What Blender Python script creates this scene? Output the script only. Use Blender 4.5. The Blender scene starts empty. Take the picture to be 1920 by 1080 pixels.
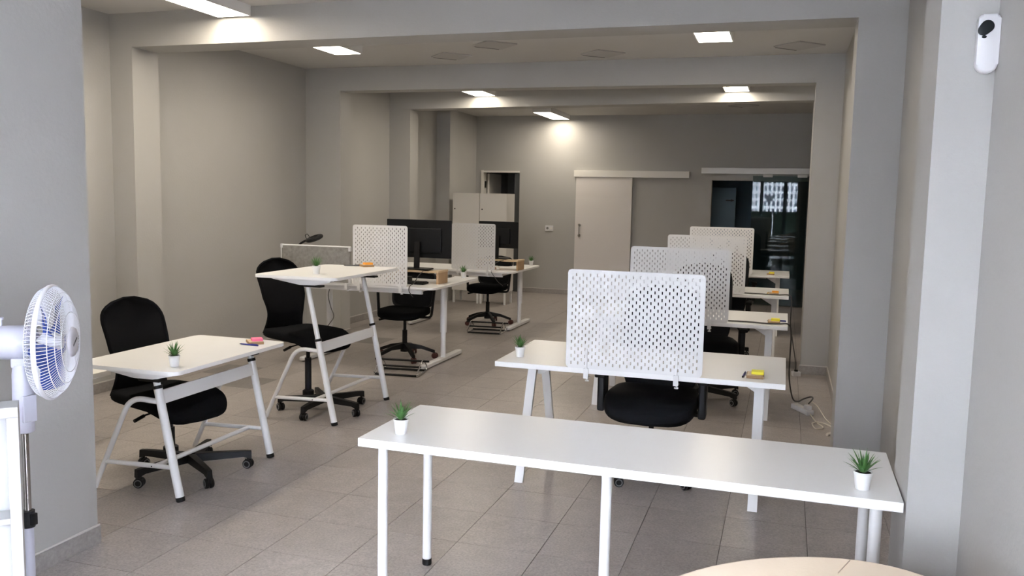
import bpy, bmesh, math, random
from mathutils import Matrix, Vector
import numpy as np

random.seed(7)
PI = math.pi
scene = bpy.context.scene
col = scene.collection

# ------------------------------------------------------------------ camera
cam_d = bpy.data.cameras.new('camera')
cam = bpy.data.objects.new('camera', cam_d)
col.objects.link(cam)
F_PX, CAM_H, YAW, PITCH, ROLL = 1608.03, 1.6981, 0.30740, 0.10542, 0.02020
fwd = Vector((-math.sin(YAW) * math.cos(PITCH), math.cos(YAW) * math.cos(PITCH), -math.sin(PITCH)))
r0 = Vector((math.cos(YAW), math.sin(YAW), 0))
u0 = r0.cross(fwd)
rgt = math.cos(ROLL) * r0 + math.sin(ROLL) * u0
upv = -math.sin(ROLL) * r0 + math.cos(ROLL) * u0
m = Matrix((rgt, upv, -fwd)).transposed().to_4x4()
m.translation = (0, 0, CAM_H)
cam.matrix_world = m
cam_d.sensor_width = 36.0
cam_d.lens = 36.0 * F_PX / 1920.0
cam_d.clip_start = 0.05
cam_d.clip_end = 200
scene.camera = cam

# ------------------------------------------------------------------ world, exposure
SKY_STRENGTH = 54.0
LAMP_STRENGTH = 26.0
world = bpy.data.worlds.new('overcast_sky')
scene.world = world
world.use_nodes = True
bgn = world.node_tree.nodes['Background']
bgn.inputs[0].default_value = (0.845, 0.87, 1.0, 1)
bgn.inputs[1].default_value = SKY_STRENGTH
scene.view_settings.view_transform = 'Standard'
scene.view_settings.look = 'None'
scene.view_settings.exposure = 0.0
scene.view_settings.gamma = 1.0
scene.view_settings.use_curve_mapping = False
scene.cycles.use_denoising = True
scene.cycles.sample_clamp_indirect = 80.0
scene.cycles.max_bounces = 12
scene.cycles.diffuse_bounces = 8
scene.cycles.glossy_bounces = 5
scene.cycles.transparent_max_bounces = 16
scene.cycles.caustics_reflective = False
scene.cycles.caustics_refractive = False

# ------------------------------------------------------------------ materials
MATS = {}


def mat(name, color, rough=0.5, metal=0.0, noise=None, bump=None, var=0.0, spec=0.5, coat=0.0, sheen=0.0, alpha=1.0):
    """noise=(scale, amount): tonal mottling; bump=(scale, strength); var: tone change per object."""
    mt = bpy.data.materials.new(name)
    mt.use_nodes = True
    nt = mt.node_tree
    b = nt.nodes['Principled BSDF']
    b.inputs['Base Color'].default_value = (*color, 1)
    b.inputs['Roughness'].default_value = rough
    b.inputs['Metallic'].default_value = metal
    b.inputs['Specular IOR Level'].default_value = spec
    b.inputs['Coat Weight'].default_value = coat
    b.inputs['Sheen Weight'].default_value = sheen
    b.inputs['Alpha'].default_value = alpha
    tc = nt.nodes.new('ShaderNodeTexCoord')
    last = None
    if noise:
        n = nt.nodes.new('ShaderNodeTexNoise')
        n.inputs['Scale'].default_value = noise[0]
        n.inputs['Detail'].default_value = 6
        n.inputs['Roughness'].default_value = 0.65
        nt.links.new(tc.outputs['Object'], n.inputs['Vector'])
        r = nt.nodes.new('ShaderNodeMapRange')
        r.inputs['From Min'].default_value = 0.3
        r.inputs['From Max'].default_value = 0.7
        r.inputs['To Min'].default_value = 1 - noise[1]
        r.inputs['To Max'].default_value = 1 + noise[1]
        nt.links.new(n.outputs['Fac'], r.inputs['Value'])
        last = r.outputs['Result']
    if var:
        oi = nt.nodes.new('ShaderNodeObjectInfo')
        r = nt.nodes.new('ShaderNodeMapRange')
        r.inputs['To Min'].default_value = 1 - var
        r.inputs['To Max'].default_value = 1 + var
        nt.links.new(oi.outputs['Random'], r.inputs['Value'])
        if last:
            mu = nt.nodes.new('ShaderNodeMath')
            mu.operation = 'MULTIPLY'
            nt.links.new(last, mu.inputs[0])
            nt.links.new(r.outputs['Result'], mu.inputs[1])
            last = mu.outputs[0]
        else:
            last = r.outputs['Result']
    if last:
        vm = nt.nodes.new('ShaderNodeVectorMath')
        vm.operation = 'SCALE'
        vm.inputs[0].default_value = color
        nt.links.new(last, vm.inputs['Scale'])
        nt.links.new(vm.outputs[0], b.inputs['Base Color'])
    if bump:
        n = nt.nodes.new('ShaderNodeTexNoise')
        n.inputs['Scale'].default_value = bump[0]
        n.inputs['Detail'].default_value = 4
        nt.links.new(tc.outputs['Object'], n.inputs['Vector'])
        bp = nt.nodes.new('ShaderNodeBump')
        bp.inputs['Strength'].default_value = bump[1]
        bp.inputs['Distance'].default_value = 0.01
        nt.links.new(n.outputs['Fac'], bp.inputs['Height'])
        nt.links.new(bp.outputs['Normal'], b.inputs['Normal'])
    MATS[name] = mt
    return mt


def emit(name, color, strength):
    mt = bpy.data.materials.new(name)
    mt.use_nodes = True
    b = mt.node_tree.nodes['Principled BSDF']
    b.inputs['Base Color'].default_value = (0.9, 0.9, 0.9, 1)
    b.inputs['Emission Color'].default_value = (*color, 1)
    b.inputs['Emission Strength'].default_value = strength
    MATS[name] = mt
    return mt


def thin_glass(name, tint, refl):
    mt = bpy.data.materials.new(name)
    mt.use_nodes = True
    nt = mt.node_tree
    nt.nodes.remove(nt.nodes['Principled BSDF'])
    t = nt.nodes.new('ShaderNodeBsdfTransparent')
    t.inputs[0].default_value = (*tint, 1)
    g = nt.nodes.new('ShaderNodeBsdfGlossy')
    g.inputs['Roughness'].default_value = 0.0
    lw = nt.nodes.new('ShaderNodeLayerWeight')
    lw.inputs[0].default_value = refl
    mx = nt.nodes.new('ShaderNodeMixShader')
    nt.links.new(lw.outputs['Fresnel'], mx.inputs[0])
    nt.links.new(t.outputs[0], mx.inputs[1])
    nt.links.new(g.outputs[0], mx.inputs[2])
    nt.links.new(mx.outputs[0], nt.nodes['Material Output'].inputs[0])
    MATS[name] = mt
    return mt


mat('wall_paint', (0.425, 0.418, 0.402), 0.6, noise=(1.2, 0.02), bump=(55, 0.12), spec=0.3)
mat('ceiling_paint', (0.58, 0.57, 0.555), 0.75, noise=(0.8, 0.03), bump=(30, 0.06), spec=0.2)
mat('ceiling_plate', (0.47, 0.46, 0.45), 0.7, bump=(60, 0.05))
mat('grout', (0.16, 0.15, 0.145), 0.9)
mat('skirting', (0.33, 0.31, 0.295), 0.45, noise=(45, 0.16), var=0.08)
mat('mortar', (0.62, 0.60, 0.57), 0.85)
mat('white_laminate', (0.86, 0.86, 0.855), 0.30, noise=(3, 0.01), spec=0.5)
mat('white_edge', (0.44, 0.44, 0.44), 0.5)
mat('white_metal', (0.77, 0.77, 0.77), 0.38, bump=(400, 0.02))
mat('white_plastic', (0.68, 0.68, 0.70), 0.35)
mat('warm_white', (0.76, 0.74, 0.70), 0.45)
mat('door_white', (0.70, 0.665, 0.64), 0.45)
mat('black_plastic', (0.009, 0.009, 0.010), 0.5, spec=0.25)
mat('black_fabric', (0.0065, 0.007, 0.0085), 0.95, bump=(350, 0.25), spec=0.06)
mat('black_mesh', (0.008, 0.0085, 0.010), 0.85, bump=(500, 0.4), spec=0.10, alpha=0.96)
mat('black_leather', (0.010, 0.011, 0.014), 0.65, bump=(120, 0.1), spec=0.10)
mat('screen_black', (0.006, 0.007, 0.009), 0.35, spec=0.25)
mat('grey_rubber', (0.20, 0.20, 0.20), 0.7)
mat('castor_red', (0.075, 0.02, 0.016), 0.5)
mat('chrome', (0.75, 0.75, 0.76), 0.12, metal=1.0)
mat('steel_pole', (0.42, 0.40, 0.38), 0.22, metal=1.0)
mat('felt', (0.29, 0.28, 0.265), 0.95, noise=(28, 0.22), bump=(160, 0.4), spec=0.1)
mat('plywood', (0.44, 0.29, 0.165), 0.5, noise=(9, 0.12))
mat('plywood_light', (0.66, 0.50, 0.32), 0.45, noise=(9, 0.08))
mat('kraft', (0.36, 0.23, 0.12), 0.8, noise=(40, 0.08))
mat('sticky_pink', (0.93, 0.20, 0.36), 0.6)
mat('sticky_orange', (0.95, 0.42, 0.05), 0.6)
mat('sticky_yellow', (0.90, 0.83, 0.05), 0.6)
mat('pen_blue', (0.03, 0.035, 0.22), 0.35)
mat('pen_yellow', (0.75, 0.52, 0.08), 0.4)
mat('pot_white', (0.74, 0.74, 0.74), 0.35)
mat('soil', (0.02, 0.017, 0.014), 0.95, bump=(300, 0.6))
mat('leaf', (0.085, 0.215, 0.058), 0.45, noise=(60, 0.3), var=0.12)
mat('fan_plastic', (0.52, 0.52, 0.60), 0.32)
mat('fan_wire', (0.70, 0.70, 0.73), 0.4)
mat('fan_badge', (0.58, 0.57, 0.62), 0.35)
mat('cream_leather', (0.88, 0.735, 0.575), 0.42, bump=(90, 0.06), spec=0.4)
mat('seam', (0.60, 0.48, 0.36), 0.7)
mat('cord_grey', (0.055, 0.052, 0.05), 0.55)
mat('cord_white', (0.62, 0.58, 0.50), 0.5)
mat('blue_paint', (0.10, 0.16, 0.205), 0.6)
mat('blue_door', (0.13, 0.215, 0.28), 0.45)
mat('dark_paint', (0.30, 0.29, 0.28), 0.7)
mat('case_pink', (0.36, 0.22, 0.17), 0.5)
mat('aluminium', (0.62, 0.61, 0.585), 0.4, metal=0.15)
mat('pavement', (0.30, 0.30, 0.30), 0.9, noise=(4, 0.15))
mat('facade_white', (0.86, 0.86, 0.86), 0.8)
mat('bounce_grey', (0.72, 0.72, 0.73), 0.9)  # kept pale so the added building bounces more daylight indoors
mat('facade_window', (0.09, 0.10, 0.12), 0.2)
mat('hoarding_green', (0.013, 0.017, 0.010), 0.9, spec=0.1)
mat('frame_dark', (0.06, 0.065, 0.07), 0.5)
emit('lamp_glow', (1.0, 0.885, 0.72), LAMP_STRENGTH)
thin_glass('door_glass', (0.62, 0.70, 0.70), 0.30)
thin_glass('shop_glass', (0.96, 0.98, 0.98), 0.06)


def translucent_blade(name, color):
    mt = bpy.data.materials.new(name)
    mt.use_nodes = True
    nt = mt.node_tree
    b = nt.nodes['Principled BSDF']
    b.inputs['Base Color'].default_value = (*color, 1)
    b.inputs['Roughness'].default_value = 0.2
    b.inputs['Transmission Weight'].default_value = 0.05
    MATS[name] = mt


translucent_blade('blade_blue', (0.05, 0.10, 0.42))


def floor_tile_material(name, base, var):
    mt = bpy.data.materials.new(name)
    mt.use_nodes = True
    nt = mt.node_tree
    b = nt.nodes['Principled BSDF']
    tc = nt.nodes.new('ShaderNodeTexCoord')
    oi = nt.nodes.new('ShaderNodeObjectInfo')
    addv = nt.nodes.new('ShaderNodeVectorMath')
    addv.operation = 'ADD'
    sc = nt.nodes.new('ShaderNodeVectorMath')
    sc.operation = 'SCALE'
    sc.inputs[0].default_value = (37, 53, 11)
    nt.links.new(oi.outputs['Random'], sc.inputs['Scale'])
    nt.links.new(tc.outputs['Object'], addv.inputs[0])
    nt.links.new(sc.outputs[0], addv.inputs[1])
    fine = nt.nodes.new('ShaderNodeTexNoise')
    fine.inputs['Scale'].default_value = 85
    fine.inputs['Detail'].default_value = 5
    fine.inputs['Roughness'].default_value = 0.7
    broad = nt.nodes.new('ShaderNodeTexNoise')
    broad.inputs['Scale'].default_value = 9
    broad.inputs['Detail'].default_value = 3
    for n in (fine, broad):
        nt.links.new(addv.outputs[0], n.inputs['Vector'])
    vor = nt.nodes.new('ShaderNodeTexVoronoi')
    vor.inputs['Scale'].default_value = 42
    nt.links.new(addv.outputs[0], vor.inputs['Vector'])
    spot = nt.nodes.new('ShaderNodeMapRange')
    spot.inputs['From Min'].default_value = 0.10
    spot.inputs['From Max'].default_value = 0.16
    spot.inputs['To Min'].default_value = 0.72
    spot.inputs['To Max'].default_value = 1.0
    nt.links.new(vor.outputs['Distance'], spot.inputs['Value'])
    r1 = nt.nodes.new('ShaderNodeMapRange')
    r1.inputs['From Min'].default_value = 0.32
    r1.inputs['From Max'].default_value = 0.68
    r1.inputs['To Min'].default_value = 0.74
    r1.inputs['To Max'].default_value = 1.26
    nt.links.new(fine.outputs['Fac'], r1.inputs['Value'])
    r2 = nt.nodes.new('ShaderNodeMapRange')
    r2.inputs['From Min'].default_value = 0.3
    r2.inputs['From Max'].default_value = 0.7
    r2.inputs['To Min'].default_value = 0.93
    r2.inputs['To Max'].default_value = 1.07
    nt.links.new(broad.outputs['Fac'], r2.inputs['Value'])
    r3 = nt.nodes.new('ShaderNodeMapRange')
    r3.inputs['To Min'].default_value = 1 - var
    r3.inputs['To Max'].default_value = 1 + var
    nt.links.new(oi.outputs['Random'], r3.inputs['Value'])
    cur = spot.outputs['Result']
    for r in (r1, r2, r3):
        mu = nt.nodes.new('ShaderNodeMath')
        mu.operation = 'MULTIPLY'
        nt.links.new(cur, mu.inputs[0])
        nt.links.new(r.outputs['Result'], mu.inputs[1])
        cur = mu.outputs[0]
    vm = nt.nodes.new('ShaderNodeVectorMath')
    vm.operation = 'SCALE'
    vm.inputs[0].default_value = base
    nt.links.new(cur, vm.inputs['Scale'])
    nt.links.new(vm.outputs[0], b.inputs['Base Color'])
    rr = nt.nodes.new('ShaderNodeMapRange')
    rr.inputs['To Min'].default_value = 0.24
    rr.inputs['To Max'].default_value = 0.40
    nt.links.new(fine.outputs['Fac'], rr.inputs['Value'])
    nt.links.new(rr.outputs['Result'], b.inputs['Roughness'])
    bp = nt.nodes.new('ShaderNodeBump')
    bp.inputs['Strength'].default_value = 0.10
    bp.inputs['Distance'].default_value = 0.003
    nt.links.new(fine.outputs['Fac'], bp.inputs['Height'])
    nt.links.new(bp.outputs['Normal'], b.inputs['Normal'])
    MATS[name] = mt


floor_tile_material('floor_tile', (0.36, 0.328, 0.312), 0.05)
floor_tile_material('floor_tile_dark', (0.21, 0.195, 0.185), 0.05)


# ------------------------------------------------------------------ geometry helpers
def B():
    return bmesh.new()


def box(bm, x0, x1, y0, y1, z0, z1, bevel=0.0, seg=2, M=None):
    vs = [bm.verts.new((x, y, z)) for z in (z0, z1) for y in (y0, y1) for x in (x0, x1)]
    fs = [bm.faces.new([vs[i] for i in q]) for q in ((0, 2, 3, 1), (4, 5, 7, 6), (0, 1, 5, 4), (2, 6, 7, 3), (0, 4, 6, 2), (1, 3, 7, 5))]
    if bevel > 0:
        es = list({e for f in fs for e in f.edges})
        r = bmesh.ops.bevel(bm, geom=es, offset=bevel, segments=seg, profile=0.5, affect='EDGES')
        vs = list({v for f in r['faces'] for v in f.verts} | {v for v in vs if v.is_valid})
    if M is not None:
        for v in vs:
            v.co = M @ v.co
    return vs


def frame_dirs(pts, closed):
    n = len(pts)
    T = []
    for i in range(n):
        if closed:
            d = pts[(i + 1) % n] - pts[i - 1]
        elif i == 0:
            d = pts[1] - pts[0]
        elif i == n - 1:
            d = pts[-1] - pts[-2]
        else:
            d = (pts[i + 1] - pts[i]).normalized() + (pts[i] - pts[i - 1]).normalized()
        T.append(d.normalized())
    a = Vector((0, 0, 1)) if abs(T[0].z) < 0.9 else Vector((1, 0, 0))
    N = [(a - T[0] * a.dot(T[0])).normalized()]
    for i in range(1, n):
        v = N[-1] - T[i] * N[-1].dot(T[i])
        N.append(v.normalized())
    return T, N


def tube(bm, pts, r, n=10, closed=False, ry=None):
    """round (or elliptical) tube along pts; r may be a list."""
    pts = [Vector(p) for p in pts]
    T, N = frame_dirs(pts, closed)
    rings = []
    for i, p in enumerate(pts):
        rr = r[i] if isinstance(r, (list, tuple)) else r
        b = T[i].cross(N[i])
        ring = []
        for k in range(n):
            a = 2 * PI * k / n
            ring.append(bm.verts.new(p + N[i] * rr * math.cos(a) + b * (ry or rr) * math.sin(a)))
        rings.append(ring)
    m_ = len(rings)
    for i in range(m_ if closed else m_ - 1):
        A, C = rings[i], rings[(i + 1) % m_]
        for k in range(n):
            bm.faces.new((A[k], A[(k + 1) % n], C[(k + 1) % n], C[k]))
    if not closed:
        bm.faces.new(list(reversed(rings[0])))
        bm.faces.new(rings[-1])
    return [v for rg in rings for v in rg]


def bar(bm, p, q, w, h, side=(1, 0, 0)):
    """rectangular bar from p to q; w along 'side', h across."""
    p, q = Vector(p), Vector(q)
    t = (q - p).normalized()
    s = Vector(side)
    s = (s - t * s.dot(t)).normalized()
    u = t.cross(s)
    vs = []
    for c in (p, q):
        for a, b in ((-1, -1), (1, -1), (1, 1), (-1, 1)):
            vs.append(bm.verts.new(c + s * a * w / 2 + u * b * h / 2))
    for f in ((3, 2, 1, 0), (4, 5, 6, 7), (0, 1, 5, 4), (1, 2, 6, 5), (2, 3, 7, 6), (3, 0, 4, 7)):
        bm.faces.new([vs[i] for i in f])
    return vs


def lathe(bm, prof, n=24, M=None, cap=True):
    rings = []
    allv = []
    for r, z in prof:
        ring = [bm.verts.new((r * math.cos(2 * PI * k / n), r * math.sin(2 * PI * k / n), z)) for k in range(n)]
        rings.append(ring)
        allv += ring
    for A, C in zip(rings, rings[1:]):
        for k in range(n):
            bm.faces.new((A[k], A[(k + 1) % n], C[(k + 1) % n], C[k]))
    if cap:
        bm.faces.new(list(reversed(rings[0])))
        bm.faces.new(rings[-1])
    if M is not None:
        for v in allv:
            v.co = M @ v.co
    return allv


def prism(bm, poly, z0, z1, bevel=0.0, M=None):
    lo = [bm.verts.new((x, y, z0)) for x, y in poly]
    hi = [bm.verts.new((x, y, z1)) for x, y in poly]
    n = len(poly)
    fb = bm.faces.new(list(reversed(lo)))
    ft = bm.faces.new(hi)
    for k in range(n):
        bm.faces.new((lo[k], lo[(k + 1) % n], hi[(k + 1) % n], hi[k]))
    vs = lo + hi
    if bevel > 0:
        es = list(fb.edges) + list(ft.edges)
        r = bmesh.ops.bevel(bm, geom=es, offset=bevel, segments=2, profile=0.5, affect='EDGES')
        vs = list({v for f in r['faces'] for v in f.verts} | {v for v in vs if v.is_valid})
    if M is not None:
        for v in vs:
            v.co = M @ v.co
    return vs


def round_rect(x0, x1, y0, y1, r, n=6):
    pts = []
    for cx, cy, a0 in ((x1 - r, y0 + r, -90), (x1 - r, y1 - r, 0), (x0 + r, y1 - r, 90), (x0 + r, y0 + r, 180)):
        for k in range(n + 1):
            a = math.radians(a0 + 90 * k / n)
            pts.append((cx + r * math.cos(a), cy + r * math.sin(a)))
    return pts


def superell(bm, c, a, b, h, e1=0.35, e2=0.35, nu=28, nv=12, bend=None):
    """rounded cushion: superellipsoid of half sizes a, b, h."""
    def sp(x, e):
        return math.copysign(abs(x) ** e, x)
    rings = []
    for j in range(1, nv):
        ph = -PI / 2 + PI * j / nv
        ring = []
        for i in range(nu):
            th = 2 * PI * i / nu
            x = a * sp(math.cos(ph), e1) * sp(math.cos(th), e2)
            y = b * sp(math.cos(ph), e1) * sp(math.sin(th), e2)
            z = h * sp(math.sin(ph), e1)
            p = Vector((x, y, z))
            if bend:
                p = Vector(bend(p.x, p.y, p.z))
            ring.append(bm.verts.new(p + Vector(c)))
        rings.append(ring)
    for A, C in zip(rings, rings[1:]):
        for k in range(nu):
            bm.faces.new((A[k], A[(k + 1) % nu], C[(k + 1) % nu], C[k]))
    for s, ring in ((-1, rings[0]), (1, rings[-1])):
        p = Vector((0, 0, s * h))
        if bend:
            p = Vector(bend(p.x, p.y, p.z))
        t = bm.verts.new(p + Vector(c))
        for k in range(nu):
            f = (ring[(k + 1) % nu], ring[k], t) if s < 0 else (ring[k], ring[(k + 1) % nu], t)
            bm.faces.new(f)


def sheet(bm, fn, nu, nv, t):
    """thick curved sheet; fn(u, v) -> (point, normal), u and v in 0..1."""
    F, K = [], []
    for j in range(nv + 1):
        fr, br = [], []
        for i in range(nu + 1):
            p, nn = fn(i / nu, j / nv)
            p, nn = Vector(p), Vector(nn).normalized()
            fr.append(bm.verts.new(p + nn * t / 2))
            br.append(bm.verts.new(p - nn * t / 2))
        F.append(fr)
        K.append(br)
    for j in range(nv):
        for i in range(nu):
            bm.faces.new((F[j][i], F[j][i + 1], F[j + 1][i + 1], F[j + 1][i]))
            bm.faces.new((K[j][i], K[j + 1][i], K[j + 1][i + 1], K[j][i + 1]))
    for j in range(nv):
        bm.faces.new((F[j][0], F[j + 1][0], K[j + 1][0], K[j][0]))
        bm.faces.new((F[j][nu], K[j][nu], K[j + 1][nu], F[j + 1][nu]))
    for i in range(nu):
        bm.faces.new((F[0][i], K[0][i], K[0][i + 1], F[0][i + 1]))
        bm.faces.new((F[nv][i], F[nv][i + 1], K[nv][i + 1], K[nv][i]))


def arc_pts(pts, r, n=5):
    """polyline with its inner corners rounded by radius r."""
    pts = [Vector(p) for p in pts]
    out = [pts[0]]
    for a, b, c in zip(pts, pts[1:], pts[2:]):
        d1, d2 = (a - b).normalized(), (c - b).normalized()
        rr = min(r, (a - b).length * 0.45, (c - b).length * 0.45)
        p, q = b + d1 * rr, b + d2 * rr
        for k in range(n + 1):
            t = k / n
            out.append(p * (1 - t) ** 2 + b * 2 * t * (1 - t) + q * t * t)
    out.append(pts[-1])
    return out


def smooth_path(pts, n=6):
    pts = [Vector(p) for p in pts]
    P = [pts[0]] + pts + [pts[-1]]
    out = []
    for i in range(1, len(P) - 2):
        for k in range(n):
            t = k / n
            a, b, c, d = P[i - 1], P[i], P[i + 1], P[i + 2]
            out.append(0.5 * ((2 * b) + (-a + c) * t + (2 * a - 5 * b + 4 * c - d) * t * t + (-a + 3 * b - 3 * c + d) * t ** 3))
    out.append(pts[-1])
    return out


def mesh_of(bm, name, m_, smooth=None):
    bmesh.ops.recalc_face_normals(bm, faces=bm.faces)
    me = bpy.data.meshes.new(name)
    bm.to_mesh(me)
    bm.free()
    for q in (m_ if isinstance(m_, (list, tuple)) else [m_]):
        me.materials.append(MATS[q])
    if smooth is not None and len(me.polygons):
        me.polygons.foreach_set('use_smooth', [True] * len(me.polygons))
        me.set_sharp_from_angle(angle=math.radians(smooth))
    return me


def obj(name, bm, m_, parent=None, smooth=35, loc=None, rotz=None, label=None):
    o = bpy.data.objects.new(name, mesh_of(bm, name, m_, smooth))
    col.objects.link(o)
    if smooth is not None and smooth < 45:
        wn = o.modifiers.new('weighted', 'WEIGHTED_NORMAL')
        wn.mode = 'FACE_AREA'
        wn.keep_sharp = True
    if parent is not None:
        o.parent = parent
    if loc:
        o.location = loc
    if rotz:
        o.rotation_euler = (0, 0, rotz)
    if label:
        o['label'] = label
    return o


def link_mesh(name, me, parent=None, loc=None, rot=None):
    o = bpy.data.objects.new(name, me)
    col.objects.link(o)
    if parent is not None:
        o.parent = parent
    if loc is not None:
        o.location = loc
    if rot is not None:
        o.rotation_euler = rot
    return o


def tag(o, label, cat, group=None):
    o['label'] = label
    o['category'] = cat
    if group:
        o['group'] = group
    return o


def thing(name, label, cat, loc=(0, 0, 0), rotz=0, group=None):
    o = bpy.data.objects.new(name, None)
    o.empty_display_size = 0.05
    col.objects.link(o)
    o.location = loc
    o.rotation_euler = (0, 0, rotz)
    return tag(o, label, cat, group)


def struct(name, bm, m_, parent=None, smooth=None):
    o = obj(name, bm, m_, parent, smooth)
    if parent is None:
        o['kind'] = 'structure'
    return o


def copy_tree(root, loc, rotz, label, group=None):
    def rec(o, parent):
        c = o.copy()
        col.objects.link(c)
        if parent is not None:
            c.parent = parent
        for ch in list(o.children):
            rec(ch, c)
        return c
    r = rec(root, None)
    r.location = loc
    r.rotation_euler = (0, 0, rotz)
    r['label'] = label
    if group:
        r['group'] = group
    return r


# ------------------------------------------------------------------ room shell
XL, XR = -5.40, 0.46            # side walls of the rear bays
XRF = 0.65                      # right wall of the front bay
XPART = -3.085                  # face of the block beside the entrance
YB = 14.72                      # back wall
YF = -1.40                      # shop front
SD0, SD1 = -0.72, 0.72          # side entrance, added for daylight
ZC = 3.13                       # ceiling

bm = B(); box(bm, XL - 0.45, XR + 0.6, YF, 18.0, -0.2, -0.0035)
floor = struct('floor', bm, 'grout')
bm = B(); box(bm, XL - 0.45, XR + 0.6, YF - 0.3, 18.0, ZC, ZC + 0.15)
struct('ceiling', bm, 'ceiling_paint')
bm = B(); box(bm, XL - 0.2, XL, 3.2, YB, 0, ZC)
struct('wall_left', bm, 'wall_paint')
bm = B(); box(bm, XL - 0.2, XPART, YF, 3.2, 0, ZC)
struct('wall_entrance_left', bm, 'wall_paint')
bm = B()
box(bm, XR, XR + 0.6, 6.0, YB, 0, ZC)
struct('wall_right', bm, 'wall_paint')
bm = B(); box(bm, XRF, XRF + 0.4, 3.32, 6.0, 0, ZC)
struct('wall_right_front', bm, 'wall_paint')
bm = B()
box(bm, 0.58, 1.05, YF, SD0, 0, ZC)
box(bm, 0.58, 1.05, SD0, SD1, 2.35, ZC)
box(bm, 0.58, 1.05, SD1, 2.98, 0, ZC)
struct('wall_entrance_right', bm, 'wall_paint')

# unseen glazed opening added in the right wall to light the left partition
sd = thing('added_side_door', 'x', 'door'); sd['kind'] = 'structure'; del sd['category']; sd['label'] = 'unseen glazed side entrance beside the camera, added to light the left partition'
bm = B()
box(bm, 0.78, 0.86, SD0, SD0 + 0.06, 0, 2.35)
box(bm, 0.78, 0.86, SD1 - 0.06, SD1, 0, 2.35)
box(bm, 0.78, 0.86, SD0 + 0.06, SD1 - 0.06, 2.29, 2.35)
obj('door_frame', bm, 'frame_dark', sd)
bm = B(); box(bm, 0.815, 0.825, SD0 + 0.06, SD1 - 0.06, 0.02, 2.29)
obj('pane', bm, 'shop_glass', sd)

# back wall with two openings
D1 = (-5.27, -4.57, 2.15)
D3 = (-1.217, 0.33, 2.046)
bm = B()
box(bm, XL - 0.45, D1[0], YB, YB + 0.16, 0, ZC)
box(bm, D1[0], D1[1], YB, YB + 0.16, D1[2], ZC)
box(bm, D1[1], D3[0], YB, YB + 0.16, 0, ZC)
box(bm, D3[0], D3[1], YB, YB + 0.16, D3[2], ZC)
box(bm, D3[1], XR + 0.6, YB, YB + 0.16, 0, ZC)
struct('wall_back', bm, 'wall_paint')

# frames of beams and pilasters
def frame(n, y0, y1, zb, xl, xr, zbr=None):
    zbr = zb if zbr is None else zbr
    bm = B()
    vs = box(bm, XL, XR if n > 1 else XRF, y0, y1, zb, ZC)
    for v in vs:
        if v.co.z < ZC - 0.01 and v.co.x > 0:
            v.co.z = zbr
    struct('trim_beam', bm, 'wall_paint')
    bm = B(); box(bm, XL, xl, y0, y1, 0, zb)
    struct('trim_pilaster_left', bm, 'wall_paint')
    bm = B(); box(bm, xr, XR if n > 1 else XRF, y0, y1, 0, zbr)
    struct('trim_pilaster_right', bm, 'wall_paint')


frame(1, 5.89, 6.20, 2.858, -5.176, 0.365)
frame(2, 8.93, 9.16, 2.872, -4.945, 0.205, 2.857)
frame(3, 11.15, 11.42, 2.89, -5.08, 0.245, 2.94)
bm = B(); box(bm, XL, -5.17, 12.87, 13.2, 0, ZC)
struct('trim_pilaster_left', bm, 'wall_paint')
bm = B(); box(bm, 0.42, 1.05, 2.98, 3.32, 0, ZC)
struct('trim_pilaster_right', bm, 'wall_paint')

# rooms behind the two openings
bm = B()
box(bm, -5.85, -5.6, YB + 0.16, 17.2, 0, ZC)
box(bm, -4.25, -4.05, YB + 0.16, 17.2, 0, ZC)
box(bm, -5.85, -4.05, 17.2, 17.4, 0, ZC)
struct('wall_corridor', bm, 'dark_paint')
bm = B()
box(bm, -2.2, -2.0, YB + 0.16, 17.6, 0, ZC)
box(bm, 0.9, 1.06, YB + 0.16, 17.6, 0, ZC)
box(bm, -2.2, 1.06, 17.6, 17.8, 0, ZC)
struct('wall_rear_room', bm, 'blue_paint')

# shop front: openings with dark frames and panes, behind the camera
ZW = 2.39
bm = B()
box(bm, XPART, 0.58, YF - 0.25, YF, ZW, ZC)
struct('wall_shopfront', bm, 'wall_paint')
win = thing('window_1', 'shop front glazing', 'window'); win['kind'] = 'structure'
for k in ('category',):
    del win[k]
xs = [XPART + 0.02, -2.42, -1.65, -0.867, -0.081, 0.57]
for i, x in enumerate(xs):
    bm = B(); box(bm, x - 0.06, x + 0.06, YF - 0.16, YF - 0.04, 0, ZW, 0.006)
    obj('mullion', bm, 'frame_dark', win)
for a, b in zip(xs, xs[1:]):
    bm = B(); box(bm, a + 0.06, b - 0.06, YF - 0.105, YF - 0.095, 0.02, ZW)
    obj('pane', bm, 'shop_glass', win)

# street outside
bm = B(); box(bm, -30, 30, -26, YF - 0.3, -0.25, -0.02)
struct('ground', bm, 'pavement')
hd = thing('street_hoarding', 'dark green board fence across the street', 'fence', (0, -4.4, -0.02))
for k in range(11):
    bm = B(); box(bm, -5.5 + k, -4.52 + k, -0.03, 0.03, 0, 1.38, 0.008)
    obj('board', bm, 'hoarding_green', hd)
bl = thing('apartment_building', 'white apartment building with many windows across the street', 'building', (0, -15, -0.02))
bm = B(); box(bm, -13, 13, -5, 0, 0, 12)
obj('wall', bm, 'facade_white', bl)
bm = B(); box(bm, -0.055, 0.055, -0.02, 0.012, -0.12, 0.12)
wme = mesh_of(bm, 'window', 'facade_window')
for r in range(6):
    for k in range(30):
        link_mesh('window', wme, bl, (-3.6 + 0.21 * k, 0, 1.30 + 0.37 * r))
bm = B(); box(bm, -1.02, -0.70, 0.0, 0.05, 1.78, 2.06, 0.004)
obj('sign_panel', bm, 'frame_dark', bl)
bm = B(); box(bm, -6.5, 6.5, 0.0, 0.9, 3.3, 3.45, 0.01)
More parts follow.
